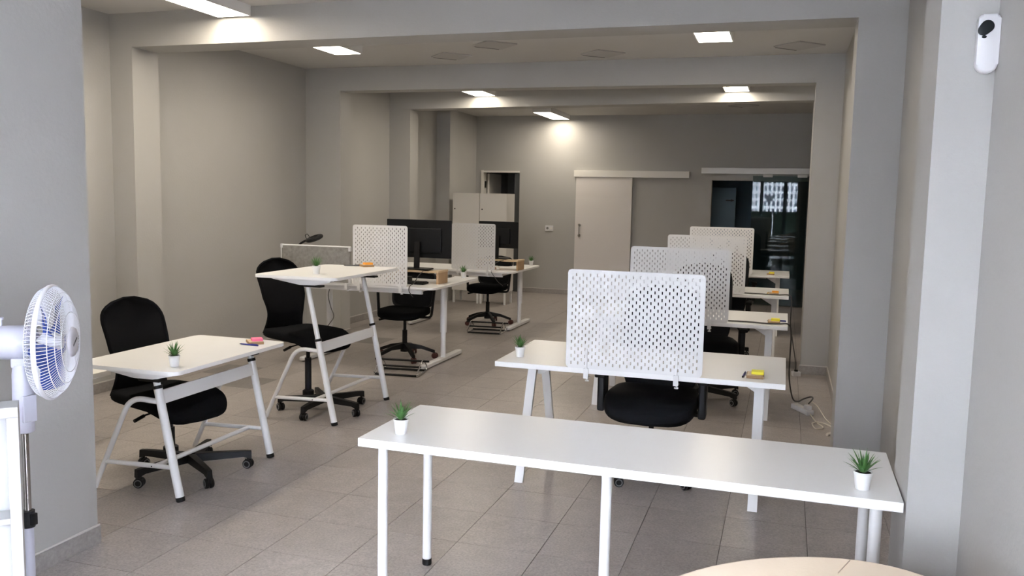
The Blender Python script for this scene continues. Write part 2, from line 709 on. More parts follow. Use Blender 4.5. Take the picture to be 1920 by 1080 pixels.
obj('canopy', bm, 'facade_white', bl)

nb = thing('bounce_building', 'unseen pale building added beyond the side entrance to bounce daylight', 'building', (6.5, -3, -0.02))  # unseen wall added as a daylight reflector for the side opening
bm = B(); box(bm, 0, 4, -9, 16, 0, 9)
obj('wall', bm, 'bounce_grey', nb)
bm = B(); box(bm, -0.04, 0.02, -0.5, 0.5, -0.7, 0.7, 0.01)
nwm = mesh_of(bm, 'window', 'facade_window')
for r in range(2):
    for k in range(6):
        link_mesh('window', nwm, nb, (0, -6 + 3.2 * k, 4.2 + 2.7 * r))
bm = B(); box(bm, XR + 0.6, 12, YF - 0.3, 18, -0.25, -0.02)
struct('ground', bm, 'pavement')

# ------------------------------------------------------------------ floor tiles
TS, OX, OY = 0.4123, -2.2943, 4.6384
tm = {}
for q in ('floor_tile', 'floor_tile_dark'):
    bm = B()
    g = 0.0016
    box(bm, g, TS - g, g, TS - g, -0.0035, 0.0)
    for e in [e for e in bm.edges if e.verts[0].co.z > -0.001 and e.verts[1].co.z > -0.001]:
        pass
    tm[q] = mesh_of(bm, 'tile', q)
right_i = np.array([rgt.x, rgt.y, rgt.z]); up_i = np.array([upv.x, upv.y, upv.z]); fwd_i = np.array([fwd.x, fwd.y, fwd.z])


def pix(p):
    d = np.array(p, float) - np.array([0, 0, CAM_H])
    w = d @ fwd_i
    return 960 + F_PX * (d @ right_i) / w, 540 - F_PX * (d @ up_i) / w, w


tiles = []
dark_cells = {(-6, 10), (-6, 4), (5, 11), (-7, 5)}
for i in range(-9, 8):
    for j in range(-16, 33):
        x0, y0 = OX + i * TS, OY + j * TS
        if x0 + TS < XL or x0 > XRF or y0 > 17.6 or y0 < YF:
            continue
        if y0 + TS < 3.2 and x0 + TS < XPART:
            continue
        size = -1
        u, v, w = pix((x0 + TS / 2, y0 + TS / 2, 0))
        if w > 0.3 and -120 < u < 2040 and -50 < v < 1180 and y0 < 14.7:
            size = 1.0 / w
        tiles.append((size, i, j, x0, y0))
tiles.sort(reverse=True)
rest = B()
for n, (size, i, j, x0, y0) in enumerate(tiles):
    dk = 'floor_tile_dark' if (i, j) in dark_cells else 'floor_tile'
    if n < 295 and size > 0:
        link_mesh('tile', tm[dk], floor, (x0, y0, 0))
    else:
        box(rest, x0 + 0.0016, x0 + TS - 0.0016, y0 + 0.0016, y0 + TS - 0.0016, -0.0035, 0)
o = obj('far_tiles', rest, 'floor_tile', floor)
o['kind'] = 'stuff'


# ------------------------------------------------------------------ skirting tiles
def skirting(name, p, q, nrm, h=0.085):
    """row of skirting tiles along the wall foot from p to q; nrm points into the room."""
    p, q, nrm = Vector((*p, 0)), Vector((*q, 0)), Vector((*nrm, 0))
    L = (q - p).length
    t = (q - p).normalized()
    bm = B()
    a, b = p, q
    vs = []
    for z in (0, h + 0.008):
        for c in (a, a + nrm * 0.006, b + nrm * 0.006, b):
            vs.append(bm.verts.new((c.x, c.y, z)))
    for f in ((3, 2, 1, 0), (4, 5, 6, 7), (0, 1, 5, 4), (1, 2, 6, 5), (2, 3, 7, 6), (3, 0, 4, 7)):
        bm.faces.new([vs[i] for i in f])
    base = struct(name, bm, 'mortar')
    n = max(1, round(L / TS))
    for k in range(n):
        s0, s1 = L * k / n + 0.0012, L * (k + 1) / n - 0.0012
        bm = B()
        c0, c1 = p + t * s0, p + t * s1
        vs = []
        for z in (0.001, h):
            for c in (c0, c0 + nrm * 0.011, c1 + nrm * 0.011, c1):
                vs.append(bm.verts.new((c.x, c.y, z)))
        for f in ((3, 2, 1, 0), (4, 5, 6, 7), (0, 1, 5, 4), (1, 2, 6, 5), (2, 3, 7, 6), (3, 0, 4, 7)):
            bm.faces.new([vs[i] for i in f])
        obj('skirting_tile', bm, 'skirting', base, None)


skirting('baseboard_entrance', (XPART, 1.2), (XPART, 3.21), (1, 0))
skirting('baseboard_left', (XL, 3.2), (XL, 5.89), (1, 0))
skirting('baseboard_left', (XL, 5.89), (-5.165, 5.89), (0, -1))
skirting('baseboard_left', (-5.176, 5.88), (-5.176, 6.20), (1, 0))
skirting('baseboard_left', (XL, 6.20), (XL, 8.93), (1, 0))
skirting('baseboard_left', (XL, 8.93), (-4.934, 8.93), (0, -1))
skirting('baseboard_left', (-4.945, 8.92), (-4.945, 9.16), (1, 0))
skirting('baseboard_left', (XL, 9.16), (XL, 11.15), (1, 0))
skirting('baseboard_left', (XL, 11.15), (-5.07, 11.15), (0, -1))
skirting('baseboard_left', (-5.08, 11.14), (-5.08, 11.42), (1, 0))
skirting('baseboard_back', (D1[1] + 0.06, YB), (D3[0] - 0.05, YB), (0, -1))
skirting('baseboard_right', (0.194, 8.93), (XR, 8.93), (0, -1))
skirting('baseboard_right', (XR, 6.20), (XR, 8.93), (-1, 0))
skirting('baseboard_right', (XRF, 3.32), (XRF, 5.89), (-1, 0))
skirting('baseboard_right', (0.365, 5.89), (XRF, 5.89), (0, -1))

# ------------------------------------------------------------------ doors in the back wall
d1 = thing('door_1', 'x', 'door', (0, 0, 0)); d1['kind'] = 'structure'; del d1['category']; d1['label'] = 'dark open doorway in the left end of the back wall'
bm = B()
box(bm, D1[0] - 0.025, D1[0] + 0.02, YB - 0.02, YB + 0.16, 0, D1[2] + 0.025)
box(bm, D1[0] + 0.02, D1[1], YB - 0.02, YB + 0.16, D1[2] - 0.015, D1[2] + 0.015)
obj('door_frame', bm, 'warm_white', d1)
bm = B(); box(bm, D1[0] + 0.03, D1[0] + 0.07, YB + 0.17, YB + 0.85, 0.01, D1[2] - 0.03, 0.003)
obj('door_leaf', bm, 'warm_white', d1)
bm = B(); box(bm, D1[0] + 0.02, D1[0] + 0.04, YB + 0.05, YB + 0.09, 1.86, 1.98)
obj('hinge', bm, 'black_plastic', d1)
bm = B(); box(bm, D1[1] - 0.10, D1[1], YB + 0.02, YB + 0.07, 0, D1[2] - 0.03, 0.003)
obj('dark_panel', bm, 'frame_dark', d1)

d2 = thing('door_2', 'x', 'door'); d2['kind'] = 'structure'; del d2['category']; d2['label'] = 'pale sliding door hung from a cased rail in the middle of the back wall'
zs = [0.012, 0.36, 0.71, 1.05, 1.40, 1.74, 2.075]
for a, b in zip(zs, zs[1:]):
    bm = B(); box(bm, -3.522, -2.54, YB - 0.062, YB - 0.025, a + 0.0006, b - 0.0006, 0.0006)
    obj('door_panel', bm, 'door_white', d2)
bm = B(); box(bm, -3.52, -2.542, YB - 0.055, YB - 0.03, 0.012, 2.074)
obj('door_core', bm, 'door_white', d2)
bm = B(); box(bm, -3.56, -1.585, YB - 0.085, YB, 2.075, 2.185, 0.003)
obj('rail_cover', bm, 'warm_white', d2)
h = B()
tube(h, arc_pts([(-3.44, YB - 0.062, 1.24), (-3.44, YB - 0.10, 1.24), (-3.44, YB - 0.10, 1.06), (-3.44, YB - 0.062, 1.06)], 0.02), 0.008, 8)
for z in (1.24, 1.06):
    lathe(h, [(0.026, 0), (0.026, 0.006), (0.02, 0.010)], 16, Matrix.Translation((-3.44, YB - 0.062, z)) @ Matrix.Rotation(PI / 2, 4, 'X'))
obj('door_handle', h, 'steel_pole', d2)

d3 = thing('door_3', 'x', 'door'); d3['kind'] = 'structure'; del d3['category']; d3['label'] = 'sliding glass door hung from a cased rail at the right end of the back wall'
bm = B(); box(bm, -1.39, 0.45, YB - 0.085, YB, 2.155, 2.25, 0.003)
obj('rail_cover', bm, 'aluminium', d3)
bm = B(); box(bm, -0.559, 0.32, YB - 0.065, YB - 0.055, 0.015, 2.125, 0.002)
obj('glass_panel', bm, 'door_glass', d3)
for x in (-0.325, 0.208):
    bm = B(); box(bm, x - 0.075, x + 0.075, YB - 0.078, YB - 0.045, 2.105, 2.152, 0.004)
    obj('hanger_clamp', bm, 'aluminium', d3)
bm = B(); box(bm, 0.30, 0.33, YB - 0.07, YB - 0.045, 0.015, 2.125, 0.002)
obj('edge_strip', bm, 'frame_dark', d3)

bd = thing('rear_room_door', 'blue door leaf standing in the dark blue rear room', 'door', (-1.22, 16.0, 0))
bm = B(); box(bm, -0.42, 0.33, 0, 0.04, 0.01, 1.945, 0.004)
obj('leaf', bm, 'blue_door', bd)
bm = B(); tube(bm, [(0.26, -0.05, 1.72), (0.26, 0.0, 1.72)], 0.02, 10); tube(bm, [(0.30, -0.045, 1.72), (0.16, -0.045, 1.72)], 0.012, 8)
obj('latch', bm, 'frame_dark', bd)

so = thing('socket_plate', 'white double wall socket on the back wall left of the sliding door', 'socket', (-4.0, YB, 1.165))
bm = B(); box(bm, -0.075, 0.075, -0.011, 0, -0.05, 0.05, 0.004)
obj('plate', bm, 'white_plastic', so)
bm = B(); lathe(bm, [(0.022, 0), (0.022, 0.003), (0.017, 0.001)], 18, Matrix.Translation((-0.033, -0.011, 0)) @ Matrix.Rotation(PI / 2, 4, 'X'))
obj('socket', bm, 'grey_rubber', so)
bm = B(); box(bm, 0.012, 0.056, -0.0135, -0.011, -0.014, 0.014, 0.001)
obj('switch', bm, 'warm_white', so)


# ------------------------------------------------------------------ ceiling lamps
def ceiling_lamp(x, y0, y1, label, zb=3.05):
    t = thing('ceiling_panel_light', label, 'ceiling light', ((x), (y0 + y1) / 2, ZC), 0, 'oblong ceiling panel lights')
    L = (y1 - y0) / 2
    z0 = zb - ZC
    bm = B()
    for a, b, c, d in ((-0.15, -0.138, -L, L), (0.138, 0.15, -L, L), (-0.138, 0.138, -L, -L + 0.012), (-0.138, 0.138, L - 0.012, L)):
        box(bm, a, b, c, d, z0, 0)
    obj('housing', bm, 'white_metal', t)
    bm = B(); box(bm, -0.138, 0.138, -L + 0.012, L - 0.012, z0 + 0.001, z0 + 0.006)
    obj('diffuser', bm, 'lamp_glow', t)
    return t


ceiling_lamp(-4.17, 4.62, 5.86, 'lit ceiling panel light at the top left, in front of the first beam')
ceiling_lamp(-4.19, 3.34, 4.58, 'unseen ceiling panel light added before the top left one to brighten the near left')  # extra lamp out of view, added to brighten the near floor and table
ceiling_lamp(-4.15, 6.46, 7.66, 'lit ceiling panel light on the left between the first and second beams')
ceiling_lamp(-3.96, 9.90, 11.12, 'lit ceiling panel light on the left just in front of the third beam')
ceiling_lamp(-3.80, 13.34, 14.60, 'lit ceiling panel light farthest away, against the back wall')
ceiling_lamp(-0.655, 6.50, 7.68, 'lit ceiling panel light on the right between the first and second beams')
ceiling_lamp(-0.66, 9.90, 11.12, 'lit ceiling panel light on the right just in front of the third beam, barely visible')


def vent(x, y, a, label):
    t = thing('ceiling_access_plate', label, 'ceiling plate', (x, y, ZC), a, 'grey plates on the ceiling')
    bm = B(); box(bm, -0.16, 0.16, -0.16, 0.16, -0.012, 0, 0.003)
    obj('plate', bm, 'ceiling_plate', t)
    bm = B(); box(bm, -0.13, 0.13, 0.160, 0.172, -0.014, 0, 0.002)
    obj('shadow_strip', bm, 'frame_dark', t)  # solid dark strip; shade along the plate edge put into its colour


vent(-3.36, 8.37, PI / 4, 'grey square ceiling plate second from the left, by the second beam')
vent(-1.81, 8.51, PI / 4, 'grey square ceiling plate in the middle of the bay, by the second beam')
vent(0.03, 8.42, PI / 4, 'grey square ceiling plate at the right end of the bay')
vent(-2.71, 7.84, PI / 4, 'grey square ceiling plate just behind the first beam, nearest the camera')
vent(-0.7, 13.4, PI / 4, 'grey ceiling plate in the darker last bay, in front of the glass door')

# ------------------------------------------------------------------ long table in the foreground
T_A = -0.0112
t = thing('long_table', 'long white table with round legs in the foreground, a potted plant at each end', 'table', (-1.5873, 3.0031, 0), T_A)
bm = B(); box(bm, 0, 2.0, 0, 0.6, 0.696, 0.73, 0.0015)
obj('tabletop', bm, 'white_laminate', t)
for x, y in ((0.075, 0.075), (0.075, 0.525), (1.0, 0.07), (1.925, 0.075), (1.925, 0.525)):
    bm = B()
    tube(bm, [(x, y, 0.028), (x, y, 0.69)], 0.0205, 20)
    lathe(bm, [(0.045, 0.688), (0.045, 0.6955)], 18, Matrix.Translation((x, y, 0)))
    lg = obj('leg', bm, 'white_metal', t)
    bm = B(); lathe(bm, [(0.020, 0.0), (0.022, 0.004), (0.022, 0.030)], 18, Matrix.Translation((x, y, 0)))
    obj('foot_cap', bm, 'black_plastic', lg)


# ------------------------------------------------------------------ potted plants
def leaf_blade(bm, az, lean, length, w, curl, z0):
    n = 5
    d = Vector((math.cos(az), math.sin(az), 0))
    s = Vector((-math.sin(az), math.cos(az), 0))
    rows = []
    p = Vector((0, 0, z0)) + d * 0.006
    ang = lean
    for k in range(n + 1):
        t_ = k / n
        ww = w * (0.55 + 0.9 * t_ if t_ < 0.4 else 0.91 * (1 - (t_ - 0.4) / 0.6) ** 0.8) / 2
        nrm = d * -math.cos(ang) + Vector((0, 0, math.sin(ang)))
        rows.append([bm.verts.new(p - s * ww + nrm * ww * 0.35), bm.verts.new(p), bm.verts.new(p + s * ww + nrm * ww * 0.35)])
        p = p + (d * math.sin(ang) + Vector((0, 0, math.cos(ang)))) * length / n
        ang += curl / n
    for A, C in zip(rows, rows[1:]):
        for k in (0, 1):
            bm.faces.new((A[k], A[k + 1], C[k + 1], C[k]))


def plant_proto(label, loc, seed, sc=1.0):
    rnd = random.Random(seed)
    t = thing('potted_plant', label, 'potted plant', loc, 0, 'small potted plants on the tables')
    bm = B()
    lathe(bm, [(0.021, 0.0), (0.023, 0.001), (0.0295, 0.052), (0.031, 0.053), (0.0315, 0.062), (0.029, 0.062), (0.0275, 0.055)], 28)
    obj('pot', bm, 'pot_white', t)
    bm = B(); lathe(bm, [(0.027, 0.0545), (0.0272, 0.0575), (0.012, 0.060)], 18)
    obj('soil', bm, 'soil', t)
    bm = B()
    for k in range(34):
        f = k / 34
        az = k * 2.39996 + rnd.uniform(-0.3, 0.3)
        lean = 0.08 + 0.95 * f + rnd.uniform(-0.08, 0.08)
        leaf_blade(bm, az, lean, rnd.uniform(0.062, 0.092) * (1 - 0.12 * f), rnd.uniform(0.009, 0.012), rnd.uniform(0.1, 0.5), 0.057)
    obj('foliage', bm, 'leaf', t, 80)
    t.scale = (sc, sc, sc)
    return t


P1 = plant_proto('small spiky plant in a white pot on the left end of the long foreground table', (-1.455, 3.125, 0.73), 3)
plant_proto('small spiky plant in a white pot on the right end of the long foreground table', (0.293, 3.082, 0.73), 12)


def plant(loc, label, rz):
    return copy_tree(P1, loc, rz, label, 'small potted plants on the tables')


# ------------------------------------------------------------------ white desks with sloping legs, right row
def desk_proto(label, loc):
    t = thing('desk', label, 'desk', loc, 0, 'white desks in the right row')
    bm = B(); box(bm, 0, 1.645, 0, 0.84, -0.030, 0.0, 0.0015)
    obj('desktop', bm, 'white_laminate', t)
    Z = -loc[2]
    for x in (0.155, 1.505):
        for s, (yf, yt) in enumerate(((0.035, 0.30), (0.805, 0.54))):
            bm = B()
            vs = bar(bm, (x, yf, Z), (x, yt, -0.034), 0.052, 0.028, (1, 0, 0))
            for v in vs:
                if v.co.z < -0.4:
                    v.co.z = Z
            obj('leg', bm, 'white_metal', t)
    for x, sx in ((0.155, 1), (1.505, -1)):
        bm = B()
        pr = [(0.0, -0.032), (0.0, -0.135), (0.03, -0.135), (0.17, -0.05), (0.17, -0.032)]
        lo = [bm.verts.new((x + sx * a, 0.38, z)) for a, z in pr]
        hi = [bm.verts.new((x + sx * a, 0.44, z)) for a, z in pr]
        bm.faces.new(lo); bm.faces.new(list(reversed(hi)))
        for k in range(5):
            bm.faces.new((lo[k], lo[(k + 1) % 5], hi[(k + 1) % 5], hi[k]))
        obj('bracket', bm, 'white_metal', t)
    bm = B(); box(bm, 0.30, 1.36, 0.385, 0.435, -0.075, -0.032)
    obj('cross_rail', bm, 'white_metal', t)
    bm = B()
    pr = [(0.0, -0.03), (0.0, -0.055), (0.05, -0.032)]
    box(bm, 0.095, 0.155, 0.31, 0.53, -0.036, -0.030)
    obj('mount_plate', bm, 'white_metal', t)
    return t


DY = [(4.748, 0.73), (6.84, 0.753), (9.03, 0.757), (11.32, 0.778)]
names = ['nearest white desk of the right row, just behind the long foreground table',
         'second white desk of the right row, a black cable along its front edge',
         'third white desk of the right row, with an orange pad on it',
         'farthest white desk of the right row, in front of the glass door']
DK = []
for k, (y, z) in enumerate(DY):
    lb = names[k]
    loc = (-1.605 + 0.01 * k, y, z)
    DK.append(desk_proto(lb, loc))


# ------------------------------------------------------------------ perforated privacy boards
def board_mesh(nx, nz, pitch=0.0203, t=0.005):
    """perforated steel sheet in x-z, origin at bottom centre; slots on a staggered grid, rounded outer corners."""
    bm = B()
    W, H = nx * pitch, nz * pitch
    x0 = -W / 2
    hw, hh = 0.0034, 0.0085
    grid = {}

    def gv(i, k, s):
        key = (i, k, s)
        if key not in grid:
            x, z = x0 + i * pitch, k * pitch
            if (i in (0, nx)) and (k in (0, nz)):
                x += 0.006 if i == 0 else -0.006
                z += 0.006 if k == 0 else -0.006
            grid[key] = bm.verts.new((x, s * t / 2, z))
        return grid[key]

    for i in range(nx):
        for k in range(nz):
            hole = (i + k) % 2 == 0 and 0 < i < nx - 1 and 0 < k < nz - 1
            cs = {}
            for s in (-1, 1):
                q = [gv(i, k, s), gv(i + 1, k, s), gv(i + 1, k + 1, s), gv(i, k + 1, s)]
                if not hole:
                    bm.faces.new(q)
                    continue
                cx, cz = x0 + (i + 0.5) * pitch, (k + 0.5) * pitch
                inn = [bm.verts.new((cx + a, s * t / 2, cz + b)) for a, b in
                       ((-hw, -hh * 0.8), (-hw * 0.5, -hh), (hw * 0.5, -hh), (hw, -hh * 0.8), (hw, hh * 0.8), (hw * 0.5, hh), (-hw * 0.5, hh), (-hw, hh * 0.8))]
                cs[s] = inn
                bm.faces.new((q[0], inn[0], inn[1])); bm.faces.new((q[0], inn[1], inn[2], q[1]))
                bm.faces.new((q[1], inn[2], inn[3])); bm.faces.new((q[1], inn[3], inn[4], q[2]))
                bm.faces.new((q[2], inn[4], inn[5])); bm.faces.new((q[2], inn[5], inn[6], q[3]))
                bm.faces.new((q[3], inn[6], inn[7])); bm.faces.new((q[3], inn[7], inn[0], q[0]))
            if hole:
                for a in range(8):
                    bm.faces.new((cs[-1][a], cs[-1][(a + 1) % 8], cs[1][(a + 1) % 8], cs[1][a]))
    for i in range(nx):
        for k in (0, nz):
            bm.faces.new((gv(i, k, -1), gv(i + 1, k, -1), gv(i + 1, k, 1), gv(i, k, 1)))
    for k in range(nz):
        for i in (0, nx):
            bm.faces.new((gv(i, k, -1), gv(i, k + 1, -1), gv(i, k + 1, 1), gv(i, k, 1)))
    return mesh_of(bm, 'panel', 'white_metal', None)


BOARD_W = board_mesh(38, 28)
BOARD_S = board_mesh(28, 28)
bm = B()
box(bm, -0.006, 0.006, -0.010, -0.003, -0.03, 0.115, 0.001)          # upright strip on the board face
box(bm, -0.014, 0.014, -0.012, -0.004, -0.055, 0.004, 0.001)
box(bm, -0.014, 0.014, -0.012, 0.050, -0.055, -0.049, 0.001)         # jaw below the desk top
CLAMP = mesh_of(bm, 'clamp', 'white_metal', None)
bm = B()
lathe(bm, [(0.004, -0.072), (0.004, -0.045), (0.011, -0.045), (0.011, -0.0405)], 12, Matrix.Translation((0, 0.030, 0)))
lathe(bm, [(0.012, -0.078), (0.012, -0.070)], 12, Matrix.Translation((0, 0.030, 0)))
CLAMP_SCREW = mesh_of(bm, 'clamp_screw', 'white_metal', 40)


def board(me, x, y, z, xs_, label, rz=0, group='perforated privacy boards'):
    t = thing('perforated_board', label, 'desk screen', (x, y, z), rz, group)
    link_mesh('panel', me, t, (0, 0, 0.0005))
    for cx in xs_:
        c = link_mesh('clamp', CLAMP, t, (cx, 0, 0))
        link_mesh('clamp_screw', CLAMP_SCREW, c)
    return t


blabel = ['bright white perforated board standing on the nearest desk of the right row',
          'white perforated board on the second desk of the right row, partly behind the brightest one',
          'beige-lit perforated board on the third desk of the right row',
          'farthest perforated board of the right row, in front of the glass door']
bx = [-0.785, -0.785, -0.770, -0.785]
for k, (y, z) in enumerate(DY):
    b_ = board(BOARD_W, bx[k], y - 0.007, z, (-0.265, 0.245), blabel[k])
    s_ = (1.0, 1.012, 1.035, 1.04)[k]
    b_.scale = (s_, 1, s_)


# ------------------------------------------------------------------ chairs
def castor_mesh(ring):
    bm = B()
    R = 0.029
    for sx in (-1, 1):
        lathe(bm, [(R * 0.55, 0.0), (R * 0.92, 0.001), (R, 0.004), (R, 0.017), (R * 0.9, 0.020), (R * 0.55, 0.021)], 18,
              Matrix.Translation((sx * 0.004 + (0 if sx > 0 else -0.021), 0, R)) @ Matrix.Rotation(PI / 2, 4, 'Y'))
    box(bm, -0.004, 0.004, -0.02, 0.02, R, R + 0.028)
    tube(bm, [(0, 0, R + 0.02), (0, 0, R + 0.045)], 0.008, 10)
    n0 = len(bm.faces)
    for sx in (-1, 1):
        lathe(bm, [(0.022, 0), (0.022, 0.0022), (0.016, 0.0022), (0.016, 0.0)], 18,
              Matrix.Translation((sx * 0.0252 - (0 if sx > 0 else 0.0022), 0, R)) @ Matrix.Rotation(PI / 2, 4, 'Y'), cap=False)
    bm.faces.ensure_lookup_table()
    for f in list(bm.faces)[n0:]:
        f.material_index = 1
    return mesh_of(bm, 'castor', ['black_plastic', ring], 40)


CAST_GREY = castor_mesh('grey_rubber')
bm = B()
for sx in (-1, 1):
    lathe(bm, [(0.012, 0.0), (0.028, 0.001), (0.030, 0.004), (0.030, 0.017), (0.028, 0.020), (0.012, 0.021)], 18,
          Matrix.Translation((sx * 0.004 + (0 if sx > 0 else -0.021), 0, 0.030)) @ Matrix.Rotation(PI / 2, 4, 'Y'))
CAST_RED = mesh_of(bm, 'castor', 'castor_red', 40)


def chair(style, label, loc, rz, seat_z, group, star_rot=0.3, fy=0.0):
    """office chair, front towards local -y."""
    t = thing('office_chair', label, 'chair', loc, rz, group)
    sloped = style == 'mesh'
    # base
    bm = B()
    lathe(bm, [(0.045, 0.075), (0.045, 0.13), (0.030, 0.14)], 20)
    hub = obj('hub', bm, 'black_plastic', t)
    bm = B()
    tube(bm, [(0, 0, 0.13), (0, 0, seat_z - 0.20)], 0.026, 16)
    tube(bm, [(0, 0, seat_z - 0.21), (0, 0, seat_z - 0.075)], 0.016, 14)
    obj('gas_lift', bm, 'black_plastic', t)
    for k in range(5):
        a = star_rot + 2 * PI * k / 5
        bm = B()
        R = 0.315 if sloped else 0.335
        z_in, z_out = (0.165, 0.085) if sloped else (0.118, 0.104)
        prof = []
        for s_, w, zt, zb in ((0.03, 0.026, z_in, z_in - 0.06), (R * 0.55, 0.021, (z_in + z_out) / 2 + 0.012, (z_in + z_out) / 2 - 0.022), (R, 0.017, z_out, z_out - 0.03)):
            prof.append((s_, w, zt, zb))
        if not sloped:
            prof = [(0.03, 0.027, 0.122, 0.072), (R - 0.03, 0.019, 0.112, 0.076), (R + 0.02, 0.017, 0.108, 0.060)]
        rows = [[bm.verts.new((s_, -w, zb)), bm.verts.new((s_, w, zb)), bm.verts.new((s_, w * 0.8, zt)), bm.verts.new((s_, -w * 0.8, zt))] for s_, w, zt, zb in prof]
        for A, C in zip(rows, rows[1:]):
            for q in range(4):
                bm.faces.new((A[q], A[(q + 1) % 4], C[(q + 1) % 4], C[q]))
        bm.faces.new(list(reversed(rows[0]))); bm.faces.new(rows[-1])
        arm = obj('star_arm', bm, 'black_plastic', t, 30)
        arm.rotation_euler = (0, 0, a)
        c = link_mesh('castor', CAST_RED if sloped else CAST_GREY, arm, (R, 0, 0), (0, 0, 1.1 + 0.9 * k))
        if sloped:
            bm = B(); tube(bm, [(R, 0, 0.03), (R, 0, 0.062)], 0.010, 8)
            obj('castor_stem', bm, 'black_plastic', arm)
    up_parts = len(t.children)
    # mechanism
    bm = B(); box(bm, -0.09, 0.09, -0.11, 0.13, seat_z - 0.085, seat_z - 0.055, 0.008)
    tube(bm, [(-0.08, -0.02, seat_z - 0.075), (-0.22, -0.04, seat_z - 0.085)], 0.006, 8)
    tube(bm, [(-0.20, -0.038, seat_z - 0.084), (-0.27, -0.05, seat_z - 0.10)], 0.011, 8)
    obj('mechanism', bm, 'black_plastic', t)
    # seat
    a_, b_, h_ = {'tall': (0.255, 0.325, 0.044), 'mesh': (0.25, 0.235, 0.046), 'arm': (0.282, 0.295, 0.058)}[style]

    def seat_bend(x, y, z):
        f = max(0.0, (-y - 0.10) / 0.15)
        return (x * (1 - 0.10 * max(0, y / b_)), y, z - 0.035 * f * f + 0.05 * (x / a_) ** 2 * 0.3)
    bm = B()
    superell(bm, (0, {'tall': 0.02, 'mesh': 0.0, 'arm': 0.03}[style], seat_z - 0.018), a_, b_, h_, 0.45, 0.42, 36, 14, seat_bend)
    obj('seat', bm, 'black_leather' if style == 'arm' else 'black_fabric', t, 60)
    # back
    if style == 'tall':
        z0, z1 = seat_z - 0.03, seat_z + 0.565

        def fn(u, v):
            x = 2 * u - 1
            wv = 0.190 - 0.026 * math.sin(PI * min(1, v / 0.5)) + 0.022 * max(0, (v - 0.25) / 0.75)
            if v > 0.74:
                q = (v - 0.74) / 0.26
                wv *= max(0.03, (1 - q ** 2.4)) ** 0.5
            z = z0 + (z1 - z0) * v
            y = 0.333 + 0.05 * v - 0.05 * math.sin(PI * min(1, v * 1.15)) - 0.045 * (x * x) * (0.3 + v)
            y += 0.11 * max(0, v - 0.3)
            return (x * wv, y, z), (x * 0.35, -1, 0.1)
        bm = B(); sheet(bm, fn, 18, 26, 0.014)
        obj('backrest', bm, 'black_mesh', t, 60)
        edge = [Vector(fn(0, 0.02 + 0.98 * k / 26)[0]) for k in range(27)] + [Vector(fn(1, 1 - 0.98 * k / 26)[0]) for k in range(27)]
        bm = B(); tube(bm, edge, 0.011, 8)
        obj('back_frame', bm, 'black_fabric', t, 60)
        bm = B(); tube(bm, smooth_path([(0, 0.10, seat_z - 0.07), (0, 0.30, seat_z - 0.068), (0, 0.365, seat_z - 0.01), (0, 0.366, seat_z + 0.12)]), 0.012, 10, ry=0.03)
        obj('back_support', bm, 'black_plastic', t, 60)
    else:
        z0, z1 = seat_z + (0.0 if style == 'mesh' else -0.05), seat_z + (0.39 if style == 'mesh' else 0.65)
        hw = 0.235 if style == 'mesh' else 0.25
        yb = 0.26 if style == 'mesh' else 0.42

        def fn(u, v):
            x = 2 * u - 1
            wv = hw * (0.93 + 0.07 * v)
            q = abs(2 * v - 1)
            wv *= max(0.02, 1 - q ** 7) ** 0.35
            y = yb + 0.13 * v - 0.035 * math.sin(PI * v) - 0.05 * x * x
            return (x * wv, y, z0 + (z1 - z0) * v), (x * 0.3, -1, 0.15)
        bm = B(); sheet(bm, fn, 16, 18, 0.012 if style == 'mesh' else 0.035)
        obj('backrest', bm, 'black_mesh' if style == 'mesh' else 'black_leather', t, 60)
        rim = [Vector(fn(0, k / 20)[0]) for k in range(21)] + [Vector(fn(1, 1 - k / 20)[0]) for k in range(21)]
        bm = B(); tube(bm, rim, 0.012, 8, closed=True)
        obj('back_frame', bm, 'black_plastic', t, 60)
        bm = B(); tube(bm, smooth_path([(0, 0.10, seat_z - 0.07), (0, yb, seat_z - 0.06), (0, yb + 0.035, seat_z + 0.03), (0, yb + 0.07, seat_z + 0.25)]), 0.014, 10, ry=0.03)
        obj('back_support', bm, 'black_plastic', t, 60)
        for sx in (-1, 1):
            bm = B()
            if style == 'mesh':
                tube(bm, arc_pts([(sx * 0.12, 0.0, seat_z - 0.06), (sx * 0.29, 0.0, seat_z - 0.055), (sx * 0.315, 0.02, seat_z + 0.236)], 0.04), 0.013, 10, ry=0.024)
            else:
                box(bm, sx * 0.307 - 0.024, sx * 0.307 + 0.024, -0.09, 0.05, seat_z - 0.085, seat_z + 0.135, 0.014, 3)
                box(bm, sx * 0.20 - 0.10, sx * 0.20 + 0.10, -0.05, 0.02, seat_z - 0.08, seat_z - 0.055, 0.006)
            ar = obj('armrest', bm, 'black_plastic', t, 60 if style == 'mesh' else 35)
            bm = B()
            za = seat_z + (0.235 if style == 'mesh' else 0.128)
            box(bm, sx * 0.312 - 0.035, sx * 0.312 + 0.035, -0.11, 0.12, za, za + 0.028, 0.010, 3)
            obj('arm_pad', bm, 'black_plastic', ar, 50)
    for ch in list(t.children)[up_parts:]:
        ch.location.y -= fy
    return t


# chairs of the right row
rg = 'black office chairs at the right row of desks'
CB = chair('arm', 'black armchair at the nearest desk of the right row, below the brightest board', (-0.735, 5.23, 0), 0.02, 0.475, rg, 0.5)
cl = ['black armchair at the second desk of the right row',
      'black armchair at the third desk of the right row',
      'black armchair at the farthest desk of the right row']
for k, (x, y, r_) in enumerate(((-0.62, 7.45, 0.15), (-0.65, 9.52, -0.05), (-0.68, 11.85, 0.05))):
    copy_tree(CB, (x, y, 0), r_, cl[k], rg)

